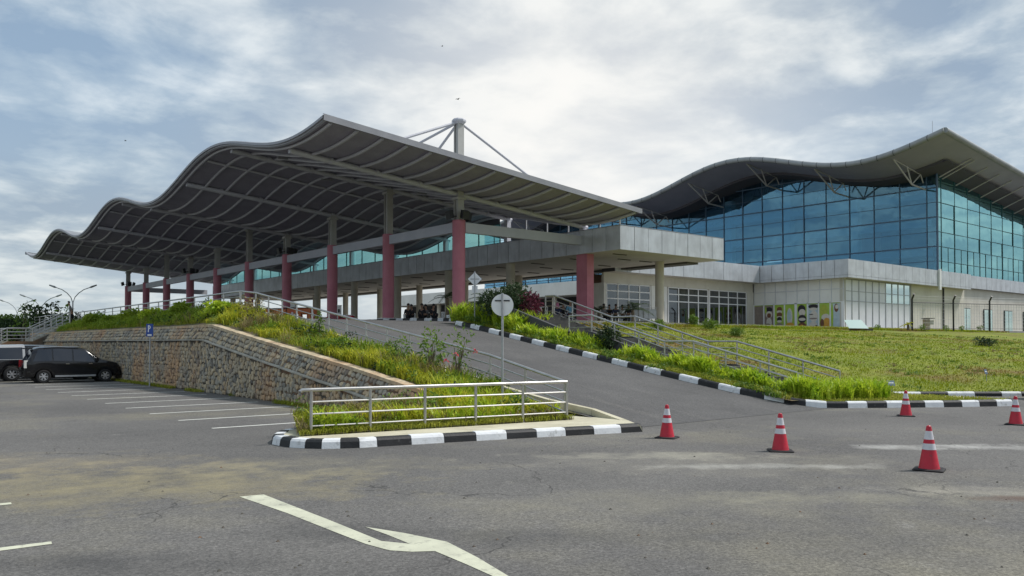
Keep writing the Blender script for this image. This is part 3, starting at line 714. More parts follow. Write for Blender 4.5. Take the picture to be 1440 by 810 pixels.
# columns
def hpost(x, y, z0, z1, w=.42):
    mb = MB(); mb.box(x-w/2, x+w/2, y-w/2, y-w/2+.06, z0, z1); mb.box(x-w/2, x+w/2, y+w/2-.06, y+w/2, z0, z1)
    mb.box(x-.05, x+.05, y-w/2+.06, y+w/2-.06, z0, z1); mb.box(x-w/2+.06, x-.05, y-.05, y+.05, z0, z1); mb.box(x+.05, x+w/2-.06, y-.05, y+.05, z0, z1); return mb
for n in range(10):
    u = n*SP
    c = MB().lathe([(.37, 0), (.37, 5.68)], 0, u, 24, PZ-.02).build('column', 'red_column', canopy, smooth=True)
    MB().box(-.5, .5, u-.5, u+.5, PZ-.1, PZ+.28).build('plinth', 'kerb_white', c)
    hpost(0, u, 8.86, tubez(0, u)-.02 if n else 14.45).build('steel_post', 'post_grey', c)
    MB().box(-.3, .3, u-.3, u+.3, tubez(0, u)-.32, tubez(0, u)-.18).build('head_plate', 'post_grey', c)
    if n in (0, 3, 6, 9):
        for (dx, dy, rz) in ((-.62, 0, pi), (.62, 0, 0), (0, -.55, -pi/2)):
            mb = MB()
            vs = []
            for (lx, lz) in ((0, -.2), (.24, -.3), (.34, .14), (.1, .24)):
                for ly in (-.22, .22):
                    X_ = lx*cos(rz)-ly*sin(rz); Y_ = lx*sin(rz)+ly*cos(rz); vs.append((dx*.75+X_, u+dy*.75+Y_, 9.15+lz))
            mb.add(vs, [(0, 1, 3, 2), (2, 3, 5, 4), (4, 5, 7, 6), (6, 7, 1, 0), (0, 2, 4, 6), (7, 5, 3, 1)])
            mb.tube([(0, u, 9.1), (dx*.8, u+dy*.8, 9.05)], .03, 6)
            mb.build('floodlight', 'black_metal', c)
    # portico-side stub post
    if n != 9: MB().box(9.7, 10.05, u-.17, u+.17, 9.10, tubez(9.9, u)-.1).build('stub_post', 'rib_grey', canopy)
# tie beams
for n in range(9):
    MB().box(-.16, .16, n*SP+.372, (n+1)*SP-.372, 8.19, 8.76).build('tie_beam', 'beam_grey', canopy)
MB().box(.372, 9.59, -.16, .16, 8.19, 8.76).build('tie_beam', 'beam_grey', canopy)
MB().box(.372, 9.59, 9*SP-.16, 9*SP+.16, 8.19, 8.76).build('tie_beam', 'beam_grey', canopy)
# mast head and stays
MB().lathe([(.30, 0), (.42, .12), (.42, .22), (.34, .3)], 0, 0, 8, 14.35).build('mast_head', 'rib_grey', canopy)
for e in ((10.0, 0, tubez(10, 0)+.5), (-7, 0, tubez(-7, 0)+.55), (-2, SP, tubez(-2, SP)+.5), (.4, SP*.7, tubez(.4, SP*.7)+.5)):
    MB().tube([(0, 0, 14.5), e], .075, 8).build('stay', 'rib_grey', canopy, smooth=True)
# small ceiling lamps under the sheet
for n in range(3):
    for k in range(4):
        u = (n*3+1.0+.5*(k % 2))*SP-2; t = -8+4.6*k
        MB().box(t-.35, t+.35, u-.1, u+.1, tubez(t, u)+.02, tubez(t, u)+.10).build('ceiling_lamp', 'trim_grey', canopy)

# ------------------------------------------------------------------ portico
def clad(parent, axis, fixed, a0, a1, z0, z1, n, out, m='cladding', lower=None, d=.05):
    """row of cladding panels on plane axis=fixed between a0..a1, proud by d in direction out"""
    w_ = (a1-a0)/n; g = .018
    f0, f1 = fixed, fixed+out*d
    bands = [(z0, z1)] if lower is None else [(z0, z0+lower-g), (z0+lower, z1)]
    for (b0, b1) in bands:
        if axis == 't': me = MB().box(f0, f1, g, w_-g, b0, b1)
        else: me = MB().box(g, w_-g, f0, f1, b0, b1)
        me = me.mesh('panel', (0, 0, 0), m)
        for i in range(n):
            o = bpy.data.objects.new('panel', me); C.objects.link(o); o.parent = parent
            wl = worldloc(parent)
            jj = random.uniform(-.006, .006)
            o.location = Vector((jj, a0+i*w_, 0) if axis == 't' else (a0+i*w_, jj, 0))-wl
portico = thing('portico', 'low flat-roofed portico with grey metal cladding behind the red columns', 'portico', (14.8, 30, PZ))
PT0, PT1, PU0, PU1, PZ0, PZ1 = 9.6, 20.05, -3.5, 67.5, 7.62, 9.12
MB().box(PT0+.06, PT1, PU0+.06, PU1, PZ0+.03, PZ1-.02).build('roof_slab', 'joint_dark', portico)
MB().box(PT0+.02, PT1-.02, PU0+.02, PU1-.02, PZ0-.01, PZ0+.026).build('soffit', 'soffit', portico)
MB().box(PT0, PT1, PU0, PU1, PZ1-.02, PZ1+.02).build('roof_edge', 'trim_grey', portico)
clad(portico, 't', PT0+.058, PU0, PU1, PZ0, PZ1-.03, 59, -1)
clad(portico, 'u', PU0+.058, PT0, PT1, PZ0, PZ1-.03, 8, -1)
MB().box(PT1-1.2, PT1+.02, PU0+2.2, PU1, PZ0-.14, PZ0-.012).build('edge_beam', 'batten', portico)
MB().box(9.75, 10.35, -.49, .49, PZ-.02, PZ0-.011).build('pillar', 'red_column', portico)
for n in range(1, 9): MB().lathe([(.32, 0), (.32, PZ0-PZ-.012+.02)], 10.15, n*SP, 20, PZ-.02).build('column', 'cream_column', portico, smooth=True)
for n in range(0, 9): MB().lathe([(.31, 0), (.31, PZ0-PZ-.012+.02)], 17.4, n*SP, 20, PZ-.02).build('column', 'cream_column', portico, smooth=True)
for i in range(34):
    for t in (11.6, 14.2, 16.4):
        u = -1.6+i*2.0
        if (i+int(t)) % 2: MB().box(t-.6, t+.6, u-.07, u+.07, PZ0-.06, PZ0-.011).build('ceiling_light', 'batten', portico)
# thin white posts carrying the canopy edge near the open corner
for u, t in ((-3.2, 9.9), (-3.2, 11.4), (-1.4, 10.0), (1.5, 10.0), (3.6, 10.0), (5.8, 10.0), (7.6, 10.0)):
    if t < 10.3: MB().tube([(t, u, PZ1), (t, u, tubez(min(t, 9.9), u)+.12)], .045, 6).build('thin_post', 'white_frame', portico)
# clerestory between cladding and canopy edge
cl = thing('clerestory', 'band of turquoise clerestory windows above the portico cladding', 'windows', (9.95, 38, PZ1))
edges = [1.12*SP]
for n in range(1, 9):
    for d in (0, 1.15, 3.5, 5.9):
        x = n*SP+d
        if x > edges[-1]+.4 and x < 67: edges.append(x)
edges.append(67.3)
for a, b in zip(edges, edges[1:]):
    def top(u): return min(tubez(9.9, u)+.08, 10.55)
    if top((a+b)/2)-PZ1 < .15: continue
    L = frange(a+.04, b-.04, 6)
    mb = MB().grid(lambda u, k: (9.93, u, PZ1+.05 if k == 0 else top(u)), L, [0, 1])
    mb.build('pane', 'teal_glass', cl)
    MB().box(9.89, 9.97, a-.035, a+.035, PZ1+.02, top(a)).build('mullion', 'mullion_teal', cl)
    MB().grid(lambda u, k: (9.90, u, top(u)-.03+k*.06), L, [0, 1]).build('head_bar', 'mullion_teal', cl)
    if tubez(9.9, (a+b)/2)+.1 > 10.6:
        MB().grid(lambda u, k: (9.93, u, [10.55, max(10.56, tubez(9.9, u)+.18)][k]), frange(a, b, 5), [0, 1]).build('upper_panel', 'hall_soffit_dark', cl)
MB().box(9.88, 9.98, edges[0], 67.3, PZ1+.021, PZ1+.07).build('sill', 'mullion_teal', cl)

# ------------------------------------------------------------------ shop wing (windows, food posters, white panels)
shop = thing('shop_wing', 'single-storey shop wing with silver cladding band and food posters', 'building', (38, 3, 3.1))
FZ0, FZ1 = 7.34, 8.87
# backing of the cladding band
MB().box(18.2, 37.26, 5.06, 6.4, FZ0+.03, FZ1-.02).build('band_backing', 'joint_dark', shop)
MB().box(37.26, 62, -3.34, 70, FZ0+.03, FZ1-.02).build('roof_slab', 'joint_dark', shop)
MB().box(62, 120, -2.34, 60, FZ0+.33, FZ1+.08).build('roof_slab', 'joint_dark', shop)
clad(shop, 'u', 5.058, 18.2, 37.2, FZ0, FZ1, 14, -1)
clad(shop, 't', 37.258, -3.4, 5.0, FZ0, FZ1, 7, -1, lower=.22)
clad(shop, 'u', -3.342, 37.2, 61.9, FZ0, FZ1, 19, -1, lower=.22)
clad(shop, 'u', -2.342, 62.0, 110, FZ0+.3, FZ1+.1, 36, -1)
MB().box(37.25, 61.9, -3.3, -2.5, FZ0-.01, FZ0+.028).build('soffit', 'soffit', shop)
MB().box(37.22, 38.1, -3.3, 6.3, FZ0-.012, FZ0+.026).build('soffit', 'soffit', shop)
MB().box(18.2, 37.2, 5.1, 6.3, FZ0-.014, FZ0+.024).build('soffit', 'soffit', shop)
MB().box(54.25, 54.6, -3.55, -3.405, FZ0-.35, FZ1+.12).build('downpipe_box', 'white_frame', shop)
# window wall (plane u = 6.2)
WU = 6.2
MB().box(18.2, 37.9, WU+.02, WU+.25, 6.55, FZ0-.015).build('lintel', 'cream_wall', shop)
MB().box(18.2, 18.45, WU, WU+1.4, 3.15, 6.55).build('wall_end', 'white_wall', shop)
MB().box(37.0, 37.98, WU+.0, WU+.25, 3.15, 6.55).build('wall_end', 'cream_wall', shop)
MB().box(18.46, 36.99, WU+1.5, WU+1.7, 3.15, FZ0-.02).build('back_wall', 'stone_dark', shop)
def window_bay(parent, t0, t1, ncol, y, zs, gm='shop_glass', fr='white_frame', fw=.05, split=None):
    wd = (t1-t0)/ncol
    f = MB()
    for i in range(ncol+1): f.box(t0+i*wd-fw, t0+i*wd+fw, y-.05, y+.05, zs[0], zs[-1])
    for z in zs:
        for i in range(ncol): f.box(t0+i*wd+fw, t0+(i+1)*wd-fw, y-.04, y+.04, z-fw*.8, z+fw*.8)
    w_ = f.build('window', fr, parent)
    for i in range(ncol):
        for a, b in zip(zs, zs[1:]):
            MB().box(t0+i*wd+fw, t0+(i+1)*wd-fw, y-.012, y+.012, a+fw*.8, b-fw*.8).build('pane', gm, w_)
    return w_
zs = [3.3, 5.35, 5.95, 6.5]
window_bay(shop, 18.55, 23.6, 4, WU+.08, zs)
MB().box(23.75, 25.7, WU+.02, WU+.24, 3.15, 6.54).build('door_panel', 'white_wall', shop)
MB().box(24.2, 25.3, WU-.02, WU+.019, 3.15, 5.3).build('door', 'dark_inside', shop)
window_bay(shop, 25.9, 31.2, 4, WU+.08, zs)
window_bay(shop, 31.45, 36.9, 4, WU+.08, zs)
# poster wall (plane t = 38)
PX = 38.0
MB().box(PX+.02, PX+.3, -2.6, 6.2, 5.4, FZ0-.015).build('upper_wall', 'white_wall', shop)
for i in range(9):
    u = -2.55+i*1.08
    MB().box(PX-.012, PX+.018, u-.02, u+.02, 5.42, FZ0-.02).build('cover_strip', 'cladding', shop)
MB().box(PX-.014, PX+.018, -2.6, 6.1, 6.45, 6.49).build('cover_strip', 'cladding', shop)
MB().box(PX+.1, PX+.3, -2.6, 6.2, 3.0, 5.4).build('lower_wall', 'white_wall', shop)
def blob(mb, u, z, ru, rz, mi, x, n=12, half=None):
    vs = [(x, u+ru*cos(2*pi*k/n), z+rz*sin(2*pi*k/n)) for k in range(n)]
    vs = [(a, min(max(b, half[0]), half[1]), min(max(c_, half[2]), half[3])) for a, b, c_ in vs]
    mb.add(vs, [tuple(reversed(range(n)))], mi)
PM = ['poster_green', 'poster_brown', 'poster_cream', 'poster_lime', 'poster_ice', 'poster_taupe', 'poster_orange', 'poster_black', 'red_cloth']
content = [  # right (near corner) to left
    (4, [(.5, .8, .2, .16, 1), (.45, .84, .16, .08, 2), (.9, .5, .12, .5, 0)]),
    (0, [(.6, .74, .42, .2, 3), (.4, .45, .42, .14, 2), (.3, .2, .4, .24, 6), (.75, .24, .2, .16, 1), (.9, .9, .1, .1, 0)]),
    (4, [(.5, .88, .5, .09, 7), (.5, .78, .42, .06, 2), (.45, .5, .4, .22, 2), (.7, .58, .2, .02, 7), (.5, .42, .4, .03, 5), (.5, .18, .4, .12, 2), (.2, .12, .12, .05, 7)]),
    (0, [(.55, .78, .4, .18, 7), (.5, .66, .34, .14, 2), (.5, .42, .42, .16, 7), (.5, .40, .36, .06, 2), (.5, .15, .42, .13, 1), (.55, .13, .2, .07, 6)]),
    (0, [(.55, .5, .3, .36, 2), (.6, .55, .2, .25, 4), (.5, .15, .45, .14, 6), (.4, .1, .3, .08, 1)]),
    (0, [(.5, .82, .28, .1, 1), (.5, .72, .3, .06, 2), (.5, .6, .3, .1, 1), (.5, .5, .3, .05, 2), (.5, .42, .26, .1, 7), (.5, .34, .26, .05, 2), (.5, .14, .42, .14, 5)]),
    (5, [(.5, .82, .36, .1, 7), (.5, .62, .36, .14, 2), (.5, .58, .22, .1, 1), (.5, .3, .3, .2, 2), (.6, .15, .3, .12, 5), (.85, .8, .1, .15, 0)]),
    (5, [(.5, .5, .3, .36, 5), (.5, .08, .46, .1, 8), (.3, .06, .14, .05, 7)]),
]
u = -2.35
for i, (bgm, items) in enumerate(content):
    w_ = .96; z0, z1 = 3.05, 5.32
    mb = MB().box(PX+.04, PX+.06, u, u+w_, z0, z1, bgm)
    mb.box(PX+.035, PX+.0399, u, u+w_, z1-.07, z1, 0)
    for j, (a, b, ra, rb, mi) in enumerate(items):
        blob(mb, u+a*w_, z0+b*(z1-z0), ra*w_, rb*(z1-z0), mi, PX+.034-.003*j, half=(u+.01, u+w_-.01, z0+.01, z1-.075))
    mb.build('poster', PM, shop)
    MB().box(PX-.03, PX+.08, u+w_, u+w_+(.10 if i != 3 else .22), 3.0, 5.4).build('mullion', 'white_frame', shop)
    u += w_+(.10 if i != 3 else .22)
MB().box(PX-.032, PX+.08, -2.6, -2.35, 3.0, 5.4).build('corner_post', 'white_frame', shop)
MB().box(PX-.03, PX+.078, -2.35, 6.1, 5.325, 5.398).build('transom', 'white_frame', shop)
# white panelled glazing (plane u = -2.6)
WZ = [3.0, 5.45, 6.3, 7.28]
MB().box(38.0, 50.3, -2.45, -2.2, 2.9, FZ0-.015).build('infill_wall', 'dull_cream_wall', shop)
bays = 10; wd = 12.0/bays
for i in range(bays):
    for j in range(3):
        a, b = 38.15+i*wd+.05, 38.15+(i+1)*wd-.05
        m = 'white_panel'
        if j > 0 and i >= 6: m = 'pane_sky'
        if m == 'pane_sky' and 'pane_sky' not in MT: glass('pane_sky', (.4, .46, .44), (.80, .95, .90), .7)
        MB().box(a, b, -2.56, -2.52, WZ[j]+.03, WZ[j+1]-.03).build('panel' if m == 'white_panel' else 'pane', m, shop)
f = MB()
for i in range(bays+1): f.box(38.15+i*wd-.05, 38.15+i*wd+.05, -2.6, -2.46, 3.0, 7.3)
f.build('mullions', 'galvanised', shop); f = MB()
for z in WZ[1:]: f.box(38.1, 50.2, -2.59, -2.465, z-.03, z+.03)
f.build('transoms', 'galvanised', shop)
# cream wall onwards
MB().box(50.3, 62.2, -2.62, -2.3, 2.9, FZ0-.016).build('side_wall', 'cream_wall', shop)
MB().box(62.2, 110, -2.02, -1.8, 2.9, FZ0+.31).build('side_wall', 'cream_wall', shop)
MB().box(57.0, 57.12, -2.76, -2.625, 3.0, FZ0-.02).build('downpipe', 'plate_dark', shop)
for t0 in (62.8, 68.7, 74.5, 80.3):
    w_ = MB().box(t0-.08, t0+2.28, -2.10, -2.021, 3.05, 5.55).build('window', 'plate_dark', shop)
    for k in range(2): MB().box(t0+k*1.15, t0+k*1.15+1.02, -2.13, -2.101, 3.12, 5.48).build('pane', 'pane_sky', w_)

# terminal facade behind the portico (plane t = 37)
term = thing('terminal_building', 'white terminal front with dark doors seen through the portico', 'building', (37, 35, PZ))
MB().box(36.6, 37.2, 13.3, 68, FZ0, FZ1).build('parapet', 'white_wall', term)
MB().box(37.25, 37.26, 13.3, 68, FZ0, FZ1).build('parapet_back', 'white_wall', term)
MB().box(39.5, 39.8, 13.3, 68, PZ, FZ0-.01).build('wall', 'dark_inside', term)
MB().box(36.9, 39.5, 13.3, 68, FZ0-.03, FZ0-.002).build('soffit', 'soffit', term)
for k, u in enumerate(frange(15, 66, 13)):
    wdw = window_bay(term, 0, 1, 1, 0, [0, 1]) if False else None
    f = MB()
    for q in range(4): f.box(39.38, 39.46, u+q*1.1-.04, u+q*1.1+.04, PZ, 6.3)
    for z in (4.0, 5.4, 6.3): f.box(39.39, 39.45, u, u+3.3, z-.04, z+.04)
    w_ = f.build('window', 'white_frame', term)
    for q in range(3): MB().box(39.41, 39.43, u+q*1.1+.05, u+q*1.1+1.05, PZ+.05, 6.25).build('pane', 'shop_glass', w_)
for k, u in enumerate(frange(17, 65, 7)):
    MB().lathe([(.3, 0), (.3, FZ0-PZ-.03)], 37.6, u, 14, PZ).build('column', 'cream_column', term, smooth=True)

# ------------------------------------------------------------------ terminal hall
hall = thing('terminal_hall', 'tall glass terminal hall with a wide wavy overhanging roof', 'building', (75, 35, 8.6))
HT0, HU0 = 52.5, -4.83
GT, GU = 60.6, -.7
def hz(t, u):
    d = u-HU0
    return 21.6-1.4*cos(2*pi*(d-8.5)/31)-.082*(t-HT0)
hu = frange(HU0, 76, 120); ht = frange(HT0, 112, 24)
MB().grid(lambda u, t: (t, u, hz(t, u)+.28), hu, ht, flip=True).build('roof_sheet', 'hall_roof', hall, smooth='all')
MB().grid(lambda u, t: (t, u, hz(t, u)-.26), hu, ht).build('eaves_soffit', 'hall_soffit', hall, smooth='all')
MB().tube([(HT0, u, hz(HT0, u)) for u in hu], .30, 12).build('rounded_eave', 'hall_roof', hall, smooth=True)
MB().tube([(t, HU0, hz(t, HU0)) for t in ht], .30, 12).build('rounded_eave', 'hall_roof', hall, smooth=True)
# joints round the rounded eave
for u in frange(HU0+1.5, 60, 40):
    MB().tube([(HT0, u-.03, hz(HT0, u)), (HT0, u+.03, hz(HT0, u))], .315, 12).build('eave_joint', 'joint_dark', hall)
# darker inner soffit by the glass
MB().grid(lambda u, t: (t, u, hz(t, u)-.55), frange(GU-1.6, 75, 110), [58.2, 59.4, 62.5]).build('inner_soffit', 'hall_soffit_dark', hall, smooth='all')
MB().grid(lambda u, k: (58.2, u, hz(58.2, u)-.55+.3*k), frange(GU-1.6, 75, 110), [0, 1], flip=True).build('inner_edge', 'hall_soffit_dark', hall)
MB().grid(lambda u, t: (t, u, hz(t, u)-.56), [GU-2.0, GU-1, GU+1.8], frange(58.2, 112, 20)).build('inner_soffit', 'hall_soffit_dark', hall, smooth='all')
# left glazing: plane t = GT
rows = [8.5]+[8.87+1.532*k for k in range(0, 10)]
cols = [GU+.05, GU+1.05]+[GU+1.05+2.82*k for k in range(1, 28)]
zrow = rows
pane_cache = {}
count = 0
fm = MB()
def add_pane(axis, a0, a1, z0, z1, topf, parent, gm='curtain_glass'):
    ta, tb = topf(a0), topf(a1)
    if min(ta, tb) <= z0+.1 and max(ta, tb) <= z0+.15: return
    za, zb = min(z1, ta), min(z1, tb)
    za = max(za, z0+.02); zb = max(zb, z0+.02)
    tilt = random.uniform(-.010, .010)
    if abs(za-z1) < 1e-6 and abs(zb-z1) < 1e-6:
        key = (gm, axis, round(a1-a0, 3), round(z1-z0, 3))
        if key not in pane_cache:
            if axis == 't': mb = MB().box(-.012, .012, .03, a1-a0-.03, .03, z1-z0-.03)
            else: mb = MB().box(.03, a1-a0-.03, -.012, .012, .03, z1-z0-.03)
            pane_cache[key] = mb.mesh('pane', (0, 0, 0), gm)
        o = inst('pane', pane_cache[key], parent, (GT, a0, z0) if axis == 't' else (a0, GU, z0))
        o.rotation_euler = (0, 0, tilt)
    else:
        if axis == 't': vs = [(GT, a0+.03, z0+.03), (GT, a1-.03, z0+.03), (GT, a1-.03, zb), (GT, a0+.03, za)]; fs = [(3, 2, 1, 0)]
        else: vs = [(a0+.03, GU, z0+.03), (a1-.03, GU, z0+.03), (a1-.03, GU, zb), (a0+.03, GU, za)]; fs = [(0, 1, 2, 3)]
        MB().add(vs, fs).build('pane', gm, parent)
lt = lambda u: hz(GT, u)-.56
for i in range(len(cols)-1):
    a0, a1 = cols[i], cols[i+1]
    if a0 > 62: rws = [8.87, 11.934, 14.998, 18.06, 21.13, 24]
    else: rws = [8.87+1.532*k for k in range(10)]
    for z0, z1 in zip(rws, rws[1:]): add_pane('t', a0, a1, z0, z1, lt, hall)
    MB().box(GT-.10, GT+.04, a0-.035, a0+.035, 8.6, lt(a0)).build('mullion', 'mullion_blue', hall)
for k in range(9):
    z = 8.87+1.532*k
    strong = k % 2 == 0
    # transom follows only where below the roof
    seg = []; L = frange(GU, 76, 160)
    for a, b in zip(L, L[1:]):
        if lt(a) > z and lt(b) > z: seg.append((a, b))
    mb = MB()
    for a, b in seg: mb.box(GT-(.09 if strong else .05), GT+.03, a, b, z-(.06 if strong else .025), z+(.06 if strong else .025))
    if seg: mb.build('transom', 'mullion_blue', hall)
# right glazing: plane u = GU
rt = lambda t: hz(t, GU)-.57
tc_ = [GT+.05, GT+.85]+[GT+.85+3.3*k for k in range(1, 14)]
for i in range(len(tc_)-1):
    a0, a1 = tc_[i], tc_[i+1]
    for k in range(9):
        z0 = 8.87+1.532*k
        if k < 2 and i > 0:
            add_pane('u', a0, (a0+a1)/2, z0, z0+1.532, rt, hall, 'bright_side_glass'); add_pane('u', (a0+a1)/2, a1, z0, z0+1.532, rt, hall, 'bright_side_glass')
        else: add_pane('u', a0, a1, z0, z0+1.532, rt, hall, 'bright_side_glass')
    MB().box(a0-.03, a0+.03, GU-.06, GU+.04, 8.6, rt(a0)).build('mullion', 'mullion_teal', hall)
    if i > 0: MB().box((a0+a1)/2-.02, (a0+a1)/2+.02, GU-.04, GU+.03, 8.6, 11.9).build('mullion', 'mullion_teal', hall)
for k in range(9):
    z = 8.87+1.532*k; mb = MB(); L = frange(GT, 110, 60); any_ = False
    for a, b in zip(L, L[1:]):
        if rt(b) > z: mb.box(a, b, GU-.05, GU+.03, z-.03, z+.03); any_ = True
    if any_: mb.build('transom', 'mullion_teal', hall)
MB().box(GT-.12, GT+.05, GU-.08, GU+.05, 8.6, lt(GU)).build('corner_mullion', 'mullion_blue', hall)
# inner frame
for u in frange(.4+8.45, .4+8.45*8, 8):
    MB().box(GT+.9, GT+1.8, u-.5, u+.5, 8.7, hz(GT+1.4, u)-.9).build('inner_column', 'inner_concrete', hall)
for z in (11.1, 14.2, 17.2):
    MB().box(GT+1.0, GT+1.7, GU+1, 70, z, z+.75).build('inner_beam', 'inner_concrete', hall)
MB().box(GT+.3, 110, GU+.3, 75, 8.60, 8.75).build('floor', 'paving', hall)
MB().box(GT+22, GT+22.3, GU+.5, 75, 8.7, 13.2).build('inner_wall', 'mullion_blue', hall)
MB().box(GT+22, GT+22.3, GU+.5, 16, 13.2, 18.8).build('inner_wall', 'mullion_blue', hall)
MB().box(GT+22, GT+22.3, 34, 75, 13.2, 19).build('inner_wall', 'mullion_blue', hall)
# brackets under the left eave
def bracket(u):
    a = Vector((53.3, u, hz(53.3, u)-.3)); nd_ = Vector((57.3, u, hz(57.3, u)-2.0)); g = Vector((60.45, u, hz(60.45, u)-2.0+.1))
    m1 = Vector((56.2, u, hz(56.2, u)-.3)); m2 = Vector((59.3, u, hz(59.3, u)-.55)); b2 = Vector((59.9, u, hz(59.9, u)-1.3))
    mb = MB()
    for p, q, r in ((a, nd_, .085), (nd_, g, .085), (nd_, m1, .07), (nd_, m2, .07), (m2, b2, .06), (a, m2, .06)): mb.tube([p, q], r, 6)
    mb.build('bracket', 'truss_white', hall, smooth=True)
    mb = MB()   # dark truss inside the glass line
    p0 = Vector((GT+.3, u+.3, hz(GT, u)-2.0)); 
    for k in range(4):
        A = p0+Vector((.1, k*1.0, 0)); B = Vector((GT+.4, u+.3+k*1.0+.5, hz(GT, u)-.7))
        mb.tube([A, B], .05, 5); mb.tube([B, A+Vector((0, 1, 0))], .05, 5)
    mb.tube([p0, p0+Vector((.1, 4, 0))], .06, 5)
    mb.build('inner_truss', 'truss_dark', hall)
for k in range(8): bracket(.4+8.45*k)
for i in range(13):
    t = tc_[i]+.2
    MB().tube([(t, GU-.1, rt(t)-.35), (t+.1, HU0+.9, hz(t, HU0+.9)-.32)], .07, 6).build('eave_strut', 'truss_white', hall, smooth=True)
mb = MB().tube([(54.6, HU0+2, hz(54.6, HU0+2)+.2), (54.6, HU0+2, hz(54.6, HU0+2)+2.4)], .02, 5)
mb.build('lightning_rod', 'galvanised', hall)

# ================================================================== plants
def leaf_cloud(name, m, parent, blobs, n, size, droop=.3, rnd=None, long=2.2):
    """n bent leaf blades spread through ellipsoid blobs (absolute coordinates)"""
    r = rnd or rng; V = []; F = []
    wts = np.array([b[3]*b[4]*b[5] for b in blobs], float)**(2/3); wts /= wts.sum()
    pick = r.choice(len(blobs), n, p=wts)
    for i in range(n):
        bx, by, bz, ra, rb, rc = blobs[pick[i]]
        d = r.normal(size=3); d /= np.linalg.norm(d); q = r.uniform(.35, 1)**.5
        p = np.array([bx, by, bz])+d*q*np.array([ra, rb, rc])
        a = d*.6+r.normal(size=3)*.6; a[2] += .25; a /= np.linalg.norm(a)
        sd = np.cross(a, r.normal(size=3)); sd /= np.linalg.norm(sd)+1e-6
        L = size*r.uniform(.6, 1.4)
        p1 = p+a*L*.5; p2 = p+a*L-np.array([0, 0, droop*L])
        wv = sd*L/long*.5; b = len(V)
        V += [tuple(p-wv*.3), tuple(p+wv*.3), tuple(p1+wv), tuple(p1-wv), tuple(p2)]
        F += [(b, b+1, b+2, b+3), (b+3, b+2, b+4)]
    mb = MB(); mb.v = V; mb.f = F; mb.mi = [0]*len(F)
    return mb.build(name, m, parent)
def blades(P, H, W, lean, m, name, parent=None, segs=2, seed=1):
    """P (n,3) roots, H heights, W widths; joined blades"""
    r = np.random.default_rng(seed); n = len(P)
    ang = r.uniform(0, 2*pi, n); dr = np.stack([np.cos(ang), np.sin(ang), np.zeros(n)], 1)
    sa = ang+pi/2+r.uniform(-.5, .5, n); sd = np.stack([np.cos(sa), np.sin(sa), np.zeros(n)], 1)*W[:, None]*.5
    ln = lean*r.uniform(.3, 1.2, n)
    up = np.array([0, 0, 1.])
    p0 = P; p1 = P+up*(H*.6)[:, None]+dr*(H*ln*.3)[:, None]; p2 = P+up*(H*(1-.25*ln))[:, None]+dr*(H*ln)[:, None]
    V = np.stack([p0-sd*.6, p0+sd*.6, p1+sd, p1-sd, p2], 1).reshape(-1, 3)
    b = np.arange(n)*5
    F = [tuple(x) for x in np.stack([b, b+1, b+2, b+3], 1).tolist()]+[tuple(x) for x in np.stack([b+3, b+2, b+4], 1).tolist()]
    mb = MB(); mb.v = [tuple(x) for x in V.tolist()]; mb.f = F; mb.mi = [0]*len(F)
    return mb.build(name, m, parent)
def stuff_blades(name, m, fn, n, h, wd, lean, seed, clump=0):
    r = np.random.default_rng(seed); P = []
    while len(P) < n:
        if clump:
            c = fn(r)
            if c is None: continue
            k = int(clump*r.uniform(.5, 1.5))
            for _ in range(k): P.append((c[0]+r.normal()*.07, c[1]+r.normal()*.07, c[2], c[3]*r.uniform(.6, 1.2)))
        else:
            c = fn(r)
            if c is not None: P.append(c)
    P = np.array(P[:n]); H = h*P[:, 3]*r.uniform(.6, 1.3, len(P)); W = wd*r.uniform(.6, 1.4, len(P))
    o = blades(P[:, :3], H, W, lean, m, name, seed=seed); o['kind'] = 'stuff'; return o
def nz(x, y, s, o=0): return mnoise.noise(Vector((x*s, y*s, o)))
def bankpt(r, ulo=-22, uhi=30, tlo=W0+.7, thi=RAIL+.15):
    t = r.uniform(tlo, thi); u = r.uniform(ulo, uhi); return t, u, bank(t, u)[2]
# bank grasses: short undergrowth, golden tufts, green tufts
def f1_(r):
    t, u, z = bankpt(r)
    return (t, u, z-.02, 1)
stuff_blades('bank_grass', 'grass_blade', f1_, 26000, .20, .022, .6, 3)
def f2_(r):
    t, u, z = bankpt(r, -21.5, -3)
    if nz(t, u, .55, 9) < -.02: return None
    return (t, u, z-.02, .8+.5*nz(t, u, .9, 2))
stuff_blades('golden_grass', 'golden_leaf', f2_, 15000, .42, .030, .55, 4, clump=22)
def f3_(r):
    t, u, z = bankpt(r, -21.5, 26)
    if nz(t, u, .5, 9) > .05: return None
    return (t, u, z-.02, 1)
stuff_blades('green_grass', 'fern_leaf', f3_, 12000, .40, .03, .6, 5, clump=20)
def f3c(r):
    t = r.uniform(-15.2, -13.95); u = r.uniform(-3, 23.5)
    if nz(t, u, .45, 19) < -.25: return None
    return (t, u, min(bank(t, u)[2], PZ)-.02, 1)
stuff_blades('wall_top_ferns', 'fern_leaf', f3c, 13000, .40, .05, .6, 25, clump=18)
def f3b(r):
    t, u, z = bankpt(r, -20, 6)
    if nz(t, u, .6, 31) < .15: return None
    return (t, u, z-.02, 1)
stuff_blades('dry_grass', 'dry_grass', f3b, 2500, .5, .015, .7, 15, clump=14)
